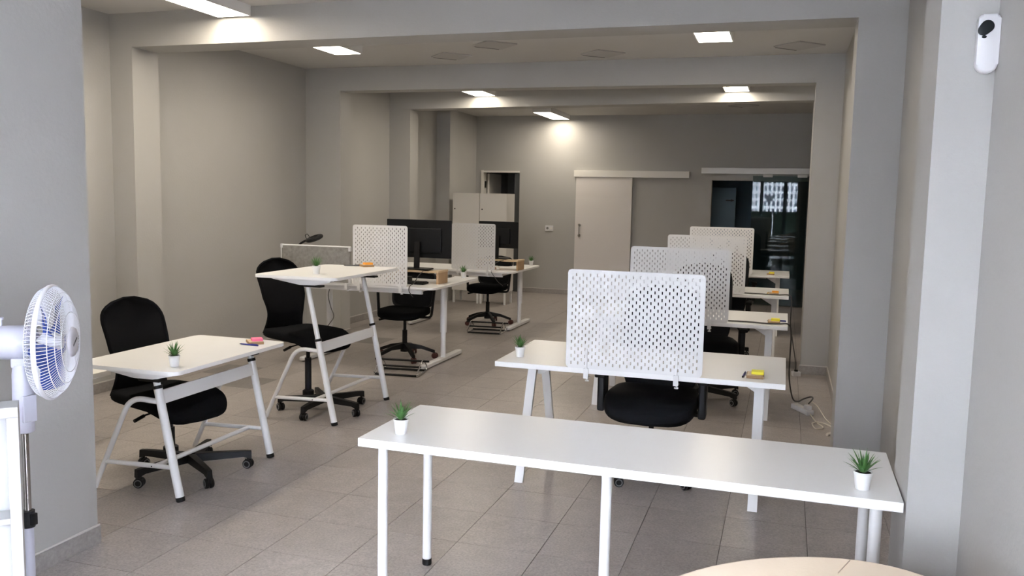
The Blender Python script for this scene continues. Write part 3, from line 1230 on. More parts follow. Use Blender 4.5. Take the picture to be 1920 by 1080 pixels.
# left chairs
tg = 'black tall-backed chairs without arms'
chair('tall', 'black chair with tall mesh back at the lower table on the left', (-3.545, 4.28, 0), math.radians(74), 0.452, tg, -0.64, 0.19)
chair('tall', 'black chair with tall back raised at the high table', (-3.575, 5.93, 0), math.radians(70), 0.595, tg, -1.47, 0.19)
CH = chair('mesh', 'black mesh-back armchair with red castors at the nearer height-adjustable desk', (-3.735, 8.10, 0), 0.06, 0.50, 'mesh-back armchairs at the height-adjustable desks', 0.35)
copy_tree(CH, (-3.76, 10.78, 0), -0.05, 'black mesh-back armchair with red castors at the farther height-adjustable desk', 'mesh-back armchairs at the height-adjustable desks')


# ------------------------------------------------------------------ telescopic tables on the left
def tele_table(label, yc, ztop, zring, loc_x=0.0):
    t = thing('telescopic_table', label, 'table', (0, yc, 0), 0, 'white tables with telescopic tube legs')
    bm = B(); prism(bm, round_rect(-3.71, -3.03, -0.535, 0.535, 0.05, 6), ztop - 0.022, ztop, 0.002)
    obj('tabletop', bm, 'white_laminate', t)
    zt = ztop - 0.024
    hl = 0.432
    for s in (-1, 1):
        y = s * hl
        bm = B()
        # under-top support: a shallow boat-shaped beam
        pr = [(-3.62, zt), (-3.10, zt), (-3.115, zt - 0.018), (-3.24, zt - 0.045), (-3.36, zt - 0.045), (-3.58, zt - 0.012)]
        lo = [bm.verts.new((x, y - 0.03, z)) for x, z in pr]
        hi = [bm.verts.new((x, y + 0.03, z)) for x, z in pr]
        bm.faces.new(lo); bm.faces.new(list(reversed(hi)))
        for k in range(len(pr)):
            bm.faces.new((lo[k], lo[(k + 1) % len(pr)], hi[(k + 1) % len(pr)], hi[k]))
        obj('top_support', bm, 'white_metal', t)
        xf, slope = -3.092, 0.215          # front foot, lean of the front leg
        def px_(z):
            return xf - slope * z
        bm = B()
        tube(bm, [(px_(0.02), y, 0.02), (px_(zring), y, zring)], 0.0235, 18)
        lg = obj('leg', bm, 'white_metal', t, 50)
        bm = B(); tube(bm, [(px_(zring), y, zring), (px_(zt - 0.04), y, zt - 0.04)], 0.0185, 18)
        obj('inner_tube', bm, 'white_metal', lg, 50)
        bm = B(); tube(bm, [(px_(zring - 0.006), y, zring - 0.006), (px_(zring + 0.012), y, zring + 0.012)], 0.0255, 18)
        obj('clamp_ring', bm, 'black_plastic', lg, 50)
        bm = B(); tube(bm, [(px_(0.0), y, 0.0), (px_(0.024), y, 0.024)], 0.0245, 18)
        for v in bm.verts:
            v.co.z = max(v.co.z, 0.0)
        obj('foot_cap', bm, 'black_plastic', lg, 50)
        zl = 0.545
        bm = B()
        tube(bm, arc_pts([(px_(zl), y, zl), (px_(zl) - 0.205, y, zl + 0.01), (-3.675, y, 0.012)], 0.10, 7), 0.0155, 14)
        for v in bm.verts:
            v.co.z = max(v.co.z, 0.0)
        obj('leg', bm, 'white_metal', t, 50)
        xb = -3.675 + 0.255 * 0.17 / 0.55
        bm = B()
        tube(bm, [(xb, y, 0.17), (px_(0.185), y, 0.185)], 0.0135, 12)
        fb = obj('foot_bar', bm, 'white_metal', t, 50)
        bm = B(); lathe(bm, [(0.004, 0), (0.004, 0.002)], 10, Matrix.Translation((-3.27, y - 0.0125, 0.18)) @ Matrix.Rotation(PI / 2, 4, 'X'))
        obj('bolt', bm, 'black_plastic', fb)
        bm = B(); box(bm, -3.33, -3.19, y - s * 0.0 - 0.034, y + 0.034, zt - 0.058, zt - 0.044, 0.004)
        obj('locking_handle', bm, 'black_plastic', t)
    bm = B(); tube(bm, [(-3.255, -hl, 0.18), (-3.255, hl, 0.18)], 0.0135, 12)
    obj('stretcher', bm, 'white_metal', t, 50)
    zc = 0.57
    bm = B(); bar(bm, (-3.092 - 0.215 * zc, -hl + 0.015, zc), (-3.092 - 0.215 * zc, hl - 0.015, zc), 0.075, 0.022, (-0.2, 0, 1))
    obj('cross_rail', bm, 'white_metal', t)
    return t


tele_table('white table with rounded corners and tube legs at low setting, pink pad on it', 4.235, 0.742, 0.625)
tele_table('white table with tube legs raised to standing height, orange pad on it', 5.925, 1.10, 0.625)
plant((-3.145, 3.84, 0.742), 'small spiky plant in a white pot on the lower table at the left', 1.0)
plant((-3.315, 5.62, 1.10), 'small spiky plant in a white pot on the standing-height table', 2.1)
plant((-1.51, 4.945, 0.73), 'small spiky plant in a white pot on the nearest desk of the right row', 3.0)


# ------------------------------------------------------------------ notepads, sticky pads, pens
def notepad(x, y, z, w, d, rz, where):
    t = thing('notepad', 'brown kraft notepad ' + where, 'notepad', (x, y, z), rz, 'kraft notepads')
    bm = B(); box(bm, -w / 2, w / 2, -d / 2, d / 2, 0, 0.0155, 0.001)
    obj('cover', bm, 'kraft', t)
    bm = B(); box(bm, -w / 2 + 0.004, w / 2 - 0.004, -d / 2 + 0.003, d / 2 - 0.003, 0.0156, 0.0166)
    obj('top_sheet', bm, 'plywood_light', t)


def sticky(x, y, z, w, d, h_, rz, m_, where, color):
    t = thing('sticky_pad', color + ' sticky note pad ' + where, 'sticky notes', (x, y, z), rz, 'sticky note pads')
    bm = B(); box(bm, -w / 2, w / 2, -d / 2, d / 2, 0, h_ - 0.001, 0.0005)
    obj('pages', bm, m_, t)
    bm = B(); prism(bm, round_rect(-w / 2, w / 2, -d / 2, d / 2, 0.002, 2), h_ - 0.001, h_)
    obj('top_note', bm, m_, t)


def pen(x, y, z, rz, m_, label, L=0.145):
    t = thing('pen', label, 'pen', (x, y, z), rz, 'ballpoint pens')
    bm = B(); tube(bm, [(-L / 2 + 0.012, 0, 0.0052), (L / 2 - 0.055, 0, 0.0052)], 0.0045, 10)
    obj('barrel', bm, m_, t)
    bm = B(); tube(bm, [(L / 2 - 0.055, 0, 0.0056), (L / 2, 0, 0.0056)], 0.0056, 10); box(bm, L / 2 - 0.05, L / 2 - 0.004, -0.0015, 0.0015, 0.0105, 0.0135)
    obj('cap', bm, m_, t)
    bm = B(); tube(bm, [(-L / 2, 0, 0.0052), (-L / 2 + 0.012, 0, 0.0052)], [0.0008, 0.0045], 10)
    obj('tip', bm, 'black_plastic', t)


def stationery(x, y, z, rz, padmat, color, where, penmat=None, penlabel=None, prz=0.0, pd=(-0.03, -0.075)):
    notepad(x, y, z, 0.092, 0.13, rz, where)
    sticky(x + 0.012, y + 0.005, z + 0.0168, 0.066, 0.066, 0.016, rz, padmat, where, color)
    if penmat:
        pen(x + pd[0], y + pd[1], z, prz, penmat, penlabel)


stationery(-3.185, 4.645, 0.742, 0.75, 'sticky_pink', 'pink', 'on the lower table at the left', 'pen_blue', 'blue pen beside the kraft notepad on the lower table at the left', -0.1, (0.015, -0.088))
stationery(-3.315, 6.42, 1.10, 0.8, 'sticky_orange', 'orange', 'on the standing-height table', 'frame_dark', 'dark pen beside the kraft notepad on the standing-height table', 0.3, (-0.12, -0.02))
stationery(-0.122, 4.905, DY[0][1], 0.0, 'sticky_yellow', 'yellow', 'on the nearest desk of the right row', 'pen_blue', 'dark blue pen beside the notepad on the nearest desk of the right row', 1.50, (-0.062, 0.0))
stationery(-0.055, 7.035, DY[1][1], 0.0, 'sticky_yellow', 'yellow', 'on the second desk of the right row', 'pen_blue', 'blue pen behind the yellow pad on the second desk of the right row', 0.0, (0.02, 0.085))
stationery(-0.085, 9.22, DY[2][1], 0.0, 'sticky_orange', 'orange', 'on the third desk of the right row', 'pen_yellow', 'yellow pen beside the notepad on the third desk of the right row', 1.5, (-0.065, 0.0))
stationery(-0.16, 11.44, DY[3][1], 0.0, 'sticky_yellow', 'small yellow', 'on the farthest desk of the right row')


# ------------------------------------------------------------------ height-adjustable desks
def corner_desk(label, y0, z, x0, x1, xp, yp, foot, xq, footq, group='height-adjustable desks on T legs'):
    t = thing('height_adjustable_desk', label, 'desk', (0, 0, 0), 0, group)
    bm = B()
    d1_, d2_ = 0.80, 1.22
    poly = []
    r = 0.055
    for cx, cy, a0 in ((x1 - r, y0 + r, -90), (x1 - r, y0 + d2_ - r, 0)):
        for k in range(7):
            a = math.radians(a0 + 15 * k)
            poly.append((cx + r * math.cos(a), cy + r * math.sin(a)))
    xm = x1 - 0.28
    for k in range(9):
        s_ = k / 8
        poly.append((xm - 0.08 * s_ + 0.05 * math.sin(PI * s_), y0 + d2_ - (d2_ - d1_) * (3 * s_ * s_ - 2 * s_ ** 3)))
    for cx, cy, a0 in ((x0 + r, y0 + d1_ - r, 90), (x0 + r, y0 + r, 180)):
        for k in range(7):
            a = math.radians(a0 + 15 * k)
            poly.append((cx + r * math.cos(a), cy + r * math.sin(a)))
    prism(bm, poly, z - 0.022, z, 0.003)
    obj('desktop', bm, 'white_laminate', t, 40)
    bm = B(); box(bm, x0 + 0.15, x1 - 0.16, y0 + 0.07, y0 + 0.10, z - 0.075, z - 0.023); box(bm, x0 + 0.15, x1 - 0.16, y0 + 0.55, y0 + 0.58, z - 0.06, z - 0.023)
    obj('under_frame', bm, 'white_metal', t)
    for (px_, py_, (fa, fb)) in ((xp, yp, foot), (xq, yp - 0.05, footq)):
        bm = B(); box(bm, px_ - 0.025, px_ + 0.025, y0 + 0.10, y0 + 0.72, z - 0.06, z - 0.0225, 0.003)
        obj('top_beam', bm, 'white_metal', t)
        bm = B(); tube(bm, [(px_, py_, 0.30), (px_, py_, z - 0.03)], 0.034, 20)
        lg = obj('leg', bm, 'white_metal', t, 50)
        bm = B(); tube(bm, [(px_, py_, 0.035), (px_, py_, 0.31)], 0.026, 20)
        obj('inner_tube', bm, 'white_metal', lg, 50)
        bm = B()
        prism(bm, round_rect(px_ - 0.035, px_ + 0.035, fa, fb, 0.033, 5), 0.012, 0.045, 0.006)
        ft = obj('foot', bm, 'white_metal', t, 50)
        for yy in (fa + 0.05, fb - 0.05):
            bm = B(); lathe(bm, [(0.018, 0.0), (0.018, 0.013)], 12, Matrix.Translation((px_, yy, 0)))
            obj('foot_pad', bm, 'black_plastic', ft)
    return t


corner_desk('white height-adjustable desk with large black monitor, behind the standing-height table', 7.34, 0.842, -4.72, -3.085, -3.31, 8.12, (7.58, 8.60), -4.60, (7.50, 8.28))
corner_desk('white height-adjustable desk with smaller black monitor, nearer the back wall', 9.90, 0.792, -4.90, -3.135, -3.32, 10.80, (10.29, 11.22), -4.66, (10.25, 10.95))
plant((-3.22, 8.44, 0.842), 'small spiky plant in a white pot on the nearer height-adjustable desk', 4.0)
plant((-3.245, 11.05, 0.792), 'small spiky plant in a white pot on the farther height-adjustable desk', 5.0)
board(BOARD_S, -3.645, 7.333, 0.842, (-0.22, 0.215), 'white perforated board left of the large monitor, on the nearer height-adjustable desk')
board(BOARD_S, -3.65, 9.893, 0.800, (-0.20, 0.19), 'greyish perforated board on the farther height-adjustable desk')

# felt screen
fs = thing('felt_screen', 'low grey felt desk screen in a white tube frame, left of a perforated board', 'desk screen', (0, 7.327, 0.842))
bm = B(); box(bm, -4.70, -3.955, -0.009, 0.009, 0.008, 0.345, 0.002)
obj('felt_panel', bm, 'felt', fs)
for z in (0.0125, 0.350):
    bm = B(); tube(bm, [(-4.712, 0, z), (-3.948, 0, z)], 0.0075, 10)
    obj('frame_tube', bm, 'white_metal', fs)
bm = B(); tube(bm, [(-4.708, 0, 0.012), (-4.708, 0, 0.350)], 0.006, 10)
obj('frame_tube', bm, 'white_metal', fs)
for x, z in ((-4.70, 0.345), (-3.957, 0.335), (-3.957, 0.03)):
    bm = B(); box(bm, x - 0.012, x + 0.012, -0.014, 0.014, z - 0.025, z + 0.015, 0.003)
    obj('corner_clip', bm, 'white_plastic', fs)
for x in (-4.55, -4.00):
    c = link_mesh('clamp', CLAMP, fs, (x, 0.006, 0))
    link_mesh('clamp_screw', CLAMP_SCREW, c)

# ring lamp
rl = thing('ring_lamp', 'black ring lamp on a bent arm rising behind the grey felt screen', 'desk lamp', (-4.72, 7.62, 0.842))
bm = B()
lathe(bm, [(0.03, 0.0), (0.03, 0.012)], 16)
tube(bm, smooth_path([(0, 0, 0.01), (-0.02, 0.0, 0.18), (0.01, 0.0, 0.30), (0.05, 0, 0.350), (0.12, 0.0, 0.385)]), 0.011, 10)
obj('arm', bm, 'black_plastic', rl)
bm = B()
Rm = Matrix.Translation((0.205, 0.0, 0.405)) @ Matrix.Rotation(math.radians(-14), 4, 'Y') @ Matrix.Rotation(math.radians(16), 4, 'X')
pts = [(Rm @ Vector((0.062 * math.cos(2 * PI * k / 36), 0.062 * math.sin(2 * PI * k / 36), 0))) for k in range(36)]
tube(bm, pts, 0.030, 12, closed=True)
for v in bm.verts:
    q = Rm.inverted() @ v.co
    q.z *= 0.7
    v.co = Rm @ q
obj('ring_head', bm, 'black_plastic', rl)
bm = B(); tube(bm, smooth_path([(0.12, 0.0, 0.39), (0.10, 0, 0.43), (0.125, 0, 0.445), (0.15, 0, 0.415)]), 0.0035, 8)
obj('joint_wire', bm, 'black_plastic', rl)


# monitors
def monitor(label, x, y, zbase, w, h_, zbot, rz):
    t = thing('monitor', label, 'monitor', (x, y, zbase), rz, 'black desktop monitors')
    z0 = zbot - zbase
    bm = B(); box(bm, -w / 2, w / 2, 0, 0.022, z0, z0 + h_, 0.004)
    obj('back_case', bm, 'screen_black', t)
    bm = B(); box(bm, -w / 2 + 0.10, w / 2 - 0.10, -0.014, 0.002, z0 + 0.05, z0 + h_ - 0.08, 0.012)
    obj('rear_housing', bm, 'screen_black', t)
    bm = B(); box(bm, -w / 2 + 0.008, w / 2 - 0.008, 0.0222, 0.0235, z0 + 0.014, z0 + h_ - 0.008)
    obj('screen', bm, 'screen_black', t)
    bm = B(); bar(bm, (0, -0.045, 0.01), (0, -0.030, z0 + 0.16), 0.055, 0.02, (1, 0, 0))
    obj('neck', bm, 'black_plastic', t)
    bm = B(); prism(bm, round_rect(-0.14, 0.14, -0.11, 0.08, 0.03), 0.0, 0.012, 0.003)
    obj('stand_base', bm, 'black_plastic', t)
    return t


def riser(label, x, y, z, w, d, h_):
    t = thing('monitor_riser', label, 'monitor stand', (x, y, z), 0, 'bent wooden monitor risers')
    bm = B()

    def fn(u, v):
        xx = -w / 2 + w * u
        dd = d * (0.80 + 0.2 * math.cos(4 * PI * u))
        return (xx, -dd / 2 + dd * v, h_ - 0.009 + 0.004 * math.cos(4 * PI * u)), (0, 0, 1)
    sheet(bm, fn, 32, 4, 0.018)
    obj('shelf', bm, 'plywood_light', t, 50)
    for sx in (-1, 1):
        bm = B(); box(bm, sx * (w / 2 - 0.012) - 0.012, sx * (w / 2 - 0.012) + 0.012, -d / 2 + 0.01, d / 2 - 0.01, 0, h_ - 0.012, 0.004)
        obj('side_panel', bm, 'plywood', t)
    return t


riser('bent wooden monitor riser on the nearer height-adjustable desk', -3.46, 7.78, 0.842, 0.56, 0.26, 0.125)
monitor('large black monitor seen from behind, on the nearer height-adjustable desk', -3.455, 7.80, 0.9715, 0.685, 0.375, 1.085, 0.02)
riser('bent wooden monitor riser on the farther height-adjustable desk', -3.42, 10.25, 0.792, 0.56, 0.28, 0.125)
monitor('smaller black monitor at the back, in front of the dark doorway', -3.47, 10.30, 0.9215, 0.53, 0.335, 1.055, -0.03)

kb = thing('keyboard', 'black keyboard pushed under the wooden riser on the nearer height-adjustable desk', 'keyboard', (-3.485, 7.62, 0.842), 0.0)
bm = B(); box(bm, -0.21, 0.19, -0.07, 0.07, 0.0, 0.020, 0.004)
obj('body', bm, 'black_plastic', kb)
bm = B()
for r in range(5):
    for k in range(14):
        box(bm, -0.20 + k * 0.0275, -0.178 + k * 0.0275, -0.062 + r * 0.025, -0.042 + r * 0.025, 0.020, 0.025)
o = obj('keys', bm, 'black_plastic', kb)
bx_ = thing('docking_box', 'flat black box on the nearer height-adjustable desk behind the keyboard', 'device', (-3.56, 7.80, 0.842), 0.0)
bm = B(); box(bm, -0.12, 0.02, -0.05, 0.05, 0.004, 0.05, 0.006)
obj('body', bm, 'black_plastic', bx_)
for x in (-0.10, 0.0):
    bm = B(); box(bm, x - 0.008, x + 0.008, -0.04, 0.04, 0, 0.005)
    obj('foot', bm, 'grey_rubber', bx_)
pc = thing('pencil_case', 'rounded white and brown pencil case on the farther height-adjustable desk', 'pencil case', (-3.49, 10.10, 0.792), 0.1)
bm = B(); superell(bm, (0, 0, 0.027), 0.11, 0.045, 0.027, 0.5, 0.5, 28, 10)
obj('body', bm, 'warm_white', pc)
bm = B(); superell(bm, (0.015, -0.030, 0.024), 0.07, 0.018, 0.016, 0.5, 0.5, 24, 8)
obj('pocket', bm, 'case_pink', pc)
np_ = thing('cable_cord', 'thin black cable hanging over the front edge of the farther height-adjustable desk', 'cable', (0, 0, 0))
bm = B(); tube(bm, smooth_path([(-3.33, 10.12, 0.915), (-3.38, 10.06, 0.90), (-3.42, 9.98, 0.86), (-3.42, 9.92, 0.80), (-3.40, 9.885, 0.77), (-3.36, 9.88, 0.72), (-3.34, 9.95, 0.66), (-3.33, 10.1, 0.60)]), 0.004, 8)
obj('cord', bm, 'cord_grey', np_)
np_ = thing('cable_cord', 'black cable looping off the front edge of the nearer height-adjustable desk', 'cable', (0, 0, 0))
bm = B(); tube(bm, smooth_path([(-3.33, 7.62, 0.965), (-3.32, 7.50, 0.935), (-3.33, 7.42, 0.87), (-3.34, 7.345, 0.848), (-3.34, 7.33, 0.80), (-3.33, 7.40, 0.74)]), 0.004, 8)
obj('cord', bm, 'cord_grey', np_)
np_ = thing('cable_cord', 'thin black lamp cable dangling below the felt screen behind the standing-height table', 'cable', (0, 0, 0))
bm = B(); tube(bm, smooth_path([(-4.22, 7.42, 0.80), (-4.25, 7.43, 0.70), (-4.22, 7.43, 0.58), (-4.19, 7.43, 0.50), (-4.24, 7.43, 0.42), (-4.31, 7.44, 0.33), (-4.36, 7.5, 0.1), (-4.36, 7.5, 0.005)]), 0.004, 8)
obj('cord', bm, 'cord_grey', np_)


# footrests
def footrest(label, x, y, rz):
    t = thing('footrest', label, 'footrest', (x, y, 0), rz, 'wire footrests under the desks')
    for sx in (-1, 1):
        bm = B()
        X = sx * 0.21
        tube(bm, arc_pts([(X, -0.16, 0.02), (X, -0.16, 0.008), (X, 0.14, 0.008), (X, 0.16, 0.05), (X, 0.05, 0.135), (X, -0.02, 0.12), (X, -0.165, 0.03)], 0.04, 4), 0.008, 10)
        obj('side_loop', bm, 'chrome', t, 60)
    for y_, z_, w in ((0.03, 0.120, 0.27), (-0.07, 0.080, 0.22), (-0.15, 0.012, 0.215), (0.13, 0.012, 0.215)):
        bm = B(); tube(bm, [(-w, y_, z_), (w, y_, z_)], 0.010, 10)
        obj('cross_bar', bm, 'black_plastic', t, 60)
    return t


FR = footrest('chrome and black wire footrest under the nearer height-adjustable desk', -3.45, 7.40, 0.12)
copy_tree(FR, (-3.53, 10.10, 0), 0.10, 'chrome and black wire footrest under the farther height-adjustable desk', 'wire footrests under the desks')


# ------------------------------------------------------------------ cabinets at the back
def cabinet(label, x0, x1, y0, y1):
    t = thing('cabinet', label, 'cabinet', ((x0 + x1) / 2, y0, 0), 0, 'white cabinets on legs')
    w = (x1 - x0) / 2
    d = y1 - y0
    bm = B()
    for a, b, c, e, f, g in ((-w, w, 0.02, d, 1.73, 1.75), (-w, w, 0.02, d, 0.20, 0.22), (-w, -w + 0.018, 0.02, d, 0.22, 1.73), (w - 0.018, w, 0.02, d, 0.22, 1.73), (-w + 0.018, w - 0.018, d - 0.008, d, 0.22, 1.73)):
        box(bm, a, b, c, e, f, g)
    obj('body', bm, 'warm_white', t)
    bm = B(); box(bm, -w + 0.003, w - 0.003, 0, 0.0185, 0.205, 1.745, 0.002)
    dr = obj('door', bm, 'warm_white', t)
    bm = B(); lathe(bm, [(0.010, 0), (0.010, 0.006), (0.006, 0.007)], 14, Matrix.Translation((-w + 0.04, 0, 1.50)) @ Matrix.Rotation(PI / 2, 4, 'X'))
    obj('lock', bm, 'black_plastic', dr)
    for x in (-w + 0.025, w - 0.025):
        for y in (0.045, d - 0.03):
            bm = B(); box(bm, x - 0.016, x + 0.016, y - 0.016, y + 0.016, 0, 0.20, 0.002)
            obj('leg', bm, 'white_metal', t)


cabinet('left one of the two tall pale cabinets on legs, before the back wall', -5.07, -4.615, 12.76, 13.15)
cabinet('right one of the two tall pale cabinets on legs, before the dark doorway', -4.61, -4.16, 12.76, 13.15)

# ------------------------------------------------------------------ cords and power strip on the right
c1 = thing('cable_cord', 'black cable along the second desk of the right row, down to the power strip', 'cable')
bm = B(); tube(bm, smooth_path([(-0.40, 6.93, 0.7605), (-0.26, 6.94, 0.7605), (-0.10, 6.91, 0.7605), (-0.01, 6.93, 0.7605), (0.052, 6.93, 0.7615), (0.078, 6.95, 0.70), (0.08, 7.02, 0.5), (0.085, 7.1, 0.3), (0.12, 7.22, 0.12), (0.165, 7.36, 0.065), (0.21, 7.43, 0.075), (0.265, 7.44, 0.095), (0.28, 7.36, 0.10), (0.245, 7.22, 0.085)], 8), 0.006, 8)
obj('cord', bm, 'cord_grey', c1)
c2 = thing('cable_cord', 'black cable running along the third desk of the right row and down to the floor', 'cable')
bm = B(); tube(bm, smooth_path([(-0.40, 9.12, 0.7645), (-0.22, 9.11, 0.7645), (-0.05, 9.09, 0.7645), (0.062, 9.10, 0.7655), (0.09, 9.10, 0.71), (0.09, 9.12, 0.48), (0.12, 9.1, 0.30), (0.155, 9.0, 0.12), (0.16, 8.85, 0.035)], 8), 0.006, 8)
obj('cord', bm, 'cord_grey', c2)
ps = thing('power_strip', 'white power strip lying on the floor by the right wall', 'power strip', (0.20, 7.28, 0), math.radians(-62))
bm = B(); box(bm, -0.13, 0.13, -0.032, 0.032, 0, 0.042, 0.006, 3)
obj('body', bm, 'white_plastic', ps)
for x in (-0.085, -0.035, 0.015):
    bm = B(); lathe(bm, [(0.019, 0.0), (0.019, 0.002), (0.016, 0.001)], 16, Matrix.Translation((x, 0, 0.042)))
    obj('socket', bm, 'warm_white', ps)
bm = B(); box(bm, 0.055, 0.115, -0.02, 0.02, 0.042, 0.075, 0.005)
obj('plug', bm, 'white_plastic', ps)
c3 = thing('cable_cord', 'white power strip cord curling across the floor to the right column', 'cable')
bm = B(); tube(bm, smooth_path([(0.26, 7.15, 0.015), (0.30, 6.95, 0.006), (0.345, 6.80, 0.006), (0.29, 6.74, 0.006), (0.27, 6.90, 0.008), (0.33, 6.93, 0.012), (0.40, 6.85, 0.006), (0.44, 6.72, 0.006)], 8), 0.005, 8)
obj('cord', bm, 'cord_white', c3)
c4 = thing('cable_cord', 'second white cord looping from the power strip, its end lying by the column', 'cable')
bm = B(); tube(bm, smooth_path([(0.265, 7.40, 0.07), (0.32, 7.30, 0.05), (0.37, 7.1, 0.008), (0.40, 6.95, 0.006), (0.42, 6.88, 0.006)], 8), 0.0045, 8)
obj('cord', bm, 'cord_white', c4)
c5 = thing('cord_plug', 'brown and white loose plug end on the floor by the right column', 'plug', (0.385, 6.60, 0), 0.9)
bm = B(); tube(bm, [(-0.035, 0, 0.012), (0.02, 0, 0.012)], 0.012, 10)
obj('body', bm, 'cord_white', c5)
bm = B(); tube(bm, [(0.02, -0.008, 0.012), (0.042, -0.008, 0.012)], 0.003, 8); tube(bm, [(0.02, 0.008, 0.012), (0.042, 0.008, 0.012)], 0.003, 8)
obj('pin', bm, 'steel_pole', c5)
s2 = thing('floor_socket', 'small white socket block on the floor under the third cable', 'power strip', (0.165, 8.80, 0), 0.3)
bm = B(); box(bm, -0.04, 0.04, -0.03, 0.03, 0, 0.045, 0.005)
obj('body', bm, 'white_plastic', s2)
bm = B(); lathe(bm, [(0.018, 0), (0.018, 0.016)], 14, Matrix.Translation((0, 0, 0.045)))
obj('plug', bm, 'black_plastic', s2)

# ------------------------------------------------------------------ fan
FX, FY = -2.635, 2.40
fan = thing('pedestal_fan', 'white pedestal fan with blue blades in front of the entrance wall', 'fan', (FX, FY, 0))
bm = B(); lathe(bm, [(0.20, 0.0), (0.20, 0.012), (0.17, 0.026), (0.05, 0.045), (0.03, 0.07)], 32)
obj('base', bm, 'fan_plastic', fan, 50)
bm = B(); tube(bm, [(0, 0, 0.05), (0, 0, 0.44)], 0.0175, 18)
obj('lower_pole', bm, 'fan_plastic', fan, 50)
bm = B(); tube(bm, [(0, 0, 0.44), (0, 0, 0.502)], 0.0235, 18); box(bm, 0.012, 0.034, -0.012, 0.012, 0.45, 0.495, 0.003)
obj('collar', bm, 'black_plastic', fan, 50)
bm = B(); tube(bm, [(0, 0, 0.50), (0, 0, 0.86)], 0.0125, 18)
obj('pole', bm, 'steel_pole', fan, 50)
A_ = math.radians(29)
ax = Vector((math.cos(A_), math.sin(A_), 0))
bm = B()
rows = []
for z, rx, ry, off in ((0.80, 0.024, 0.028, 0.0), (0.805, 0.034, 0.038, 0.0), (0.90, 0.036, 0.044, 0.0), (1.02, 0.034, 0.040, 0.0), (1.055, 0.030, 0.036, 0.0)):
    rows.append([bm.verts.new((off * ax.x + ax.x * rx * math.cos(a) - ax.y * ry * math.sin(a), ax.y * rx * math.cos(a) + ax.x * ry * math.sin(a), z)) for a in [2 * PI * k / 20 for k in range(20)]])
for A, C in zip(rows, rows[1:]):
    for k in range(20):
        bm.faces.new((A[k], A[(k + 1) % 20], C[(k + 1) % 20], C[k]))
bm.faces.new(list(reversed(rows[0]))); bm.faces.new(rows[-1])
obj('control_column', bm, 'fan_plastic', fan, 50)
bm = B(); box(bm, 0.030, 0.045, -0.025, 0.025, 0.845, 0.945, 0.004, M=Matrix.Rotation(A_ - 0.75, 4, 'Z'))
obj('control_box', bm, 'fan_plastic', fan)
ZH = 1.136
H_ = bpy.data.objects.new('fan_head', None)
# axis frame: local z of the head points along ax
HM = Matrix.Translation((0.035 * ax.x, 0.035 * ax.y, ZH)) @ Matrix.Rotation(A_, 4, 'Z') @ Matrix.Rotation(PI / 2, 4, 'Y')
bm = B(); lathe(bm, [(0.03, -0.17), (0.052, -0.165), (0.060, -0.15), (0.063, -0.05), (0.063, 0.0), (0.05, 0.012)], 28, HM)
tube(bm, [HM @ Vector((-0.055, 0, -0.10)), HM @ Vector((-0.085, 0, -0.10))], 0.005, 8)
tube(bm, [HM @ Vector((-0.083, 0, -0.10)), HM @ Vector((-0.092, 0, -0.10))], 0.010, 10)
obj('motor', bm, 'fan_plastic', fan, 50)
bm = B(); box(bm, -0.03, 0.03, -0.028, 0.028, 1.045, 1.095, 0.006, M=Matrix.Rotation(A_, 4, 'Z'))
obj('tilt_joint', bm, 'fan_plastic', fan)
RG = 0.206
ZR = 0.070             # plane of the rim
bm = B()
tube(bm, [HM @ Vector((RG * math.cos(2 * PI * k / 64), RG * math.sin(2 * PI * k / 64), ZR)) for k in range(64)], 0.006, 8, closed=True, ry=0.009)
rim = obj('guard_rim', bm, 'fan_wire', fan, 60)
NW = 96


def guard(prof, rings_, name):
    bm = B()
    for k in range(NW):
        a = 2 * PI * k / NW
        pts = [HM @ Vector((r * math.cos(a), r * math.sin(a), z)) for r, z in prof]
        tube(bm, pts, 0.0013, 4)
    for r, z in rings_:
        tube(bm, [HM @ Vector((r * math.cos(2 * PI * k / 64), r * math.sin(2 * PI * k / 64), z)) for k in range(64)], 0.0016, 5, closed=True)
    o = obj(name, bm, 'fan_wire', fan, None)
    return o


guard([(0.06, 0.024), (0.12, 0.023), (0.170, 0.027), (0.193, 0.038), (0.203, 0.054), (RG, ZR)], [(0.06, 0.024), (0.13, 0.023), (0.185, 0.0335)], 'rear_guard')
guard([(0.052, 0.136), (0.10, 0.133), (0.15, 0.122), (0.183, 0.105), (0.200, 0.085), (RG, ZR)], [(0.052, 0.136), (0.11, 0.132), (0.15, 0.122), (0.181, 0.106)], 'front_guard')
bm = B(); lathe(bm, [(0.054, 0.131), (0.056, 0.137), (0.052, 0.144), (0.040, 0.147)], 32, HM)
bd_ = obj('badge', bm, 'fan_badge', fan, 50)
bm = B(); bar(bm, HM @ Vector((0.012, -0.022, 0.1475)), HM @ Vector((-0.012, 0.022, 0.1475)), 0.0015, 0.006, tuple(ax))
obj('badge_mark', bm, 'frame_dark', bd_)
bm = B(); lathe(bm, [(0.006, 0.01), (0.028, 0.035), (0.034, 0.04), (0.034, 0.085), (0.022, 0.105)], 24, HM)
obj('blade_hub', bm, 'fan_wire', fan, 50)
for k in range(5):
    bm = B()
    a0 = 2 * PI * k / 5

    def fn(u, v):
        r = 0.03 + 0.145 * v
        wid = 0.25 + 0.55 * math.sin(PI * (0.15 + 0.75 * v))
        a = a0 + (u - 0.5) * 2 * wid * 0.62
        p = HM @ Vector((r * math.cos(a), r * math.sin(a), 0.068 + (u - 0.5) * 0.05))
        return p, ax
    sheet(bm, fn, 8, 6, 0.002)
    obj('blade', bm, 'blade_blue', fan, 60)

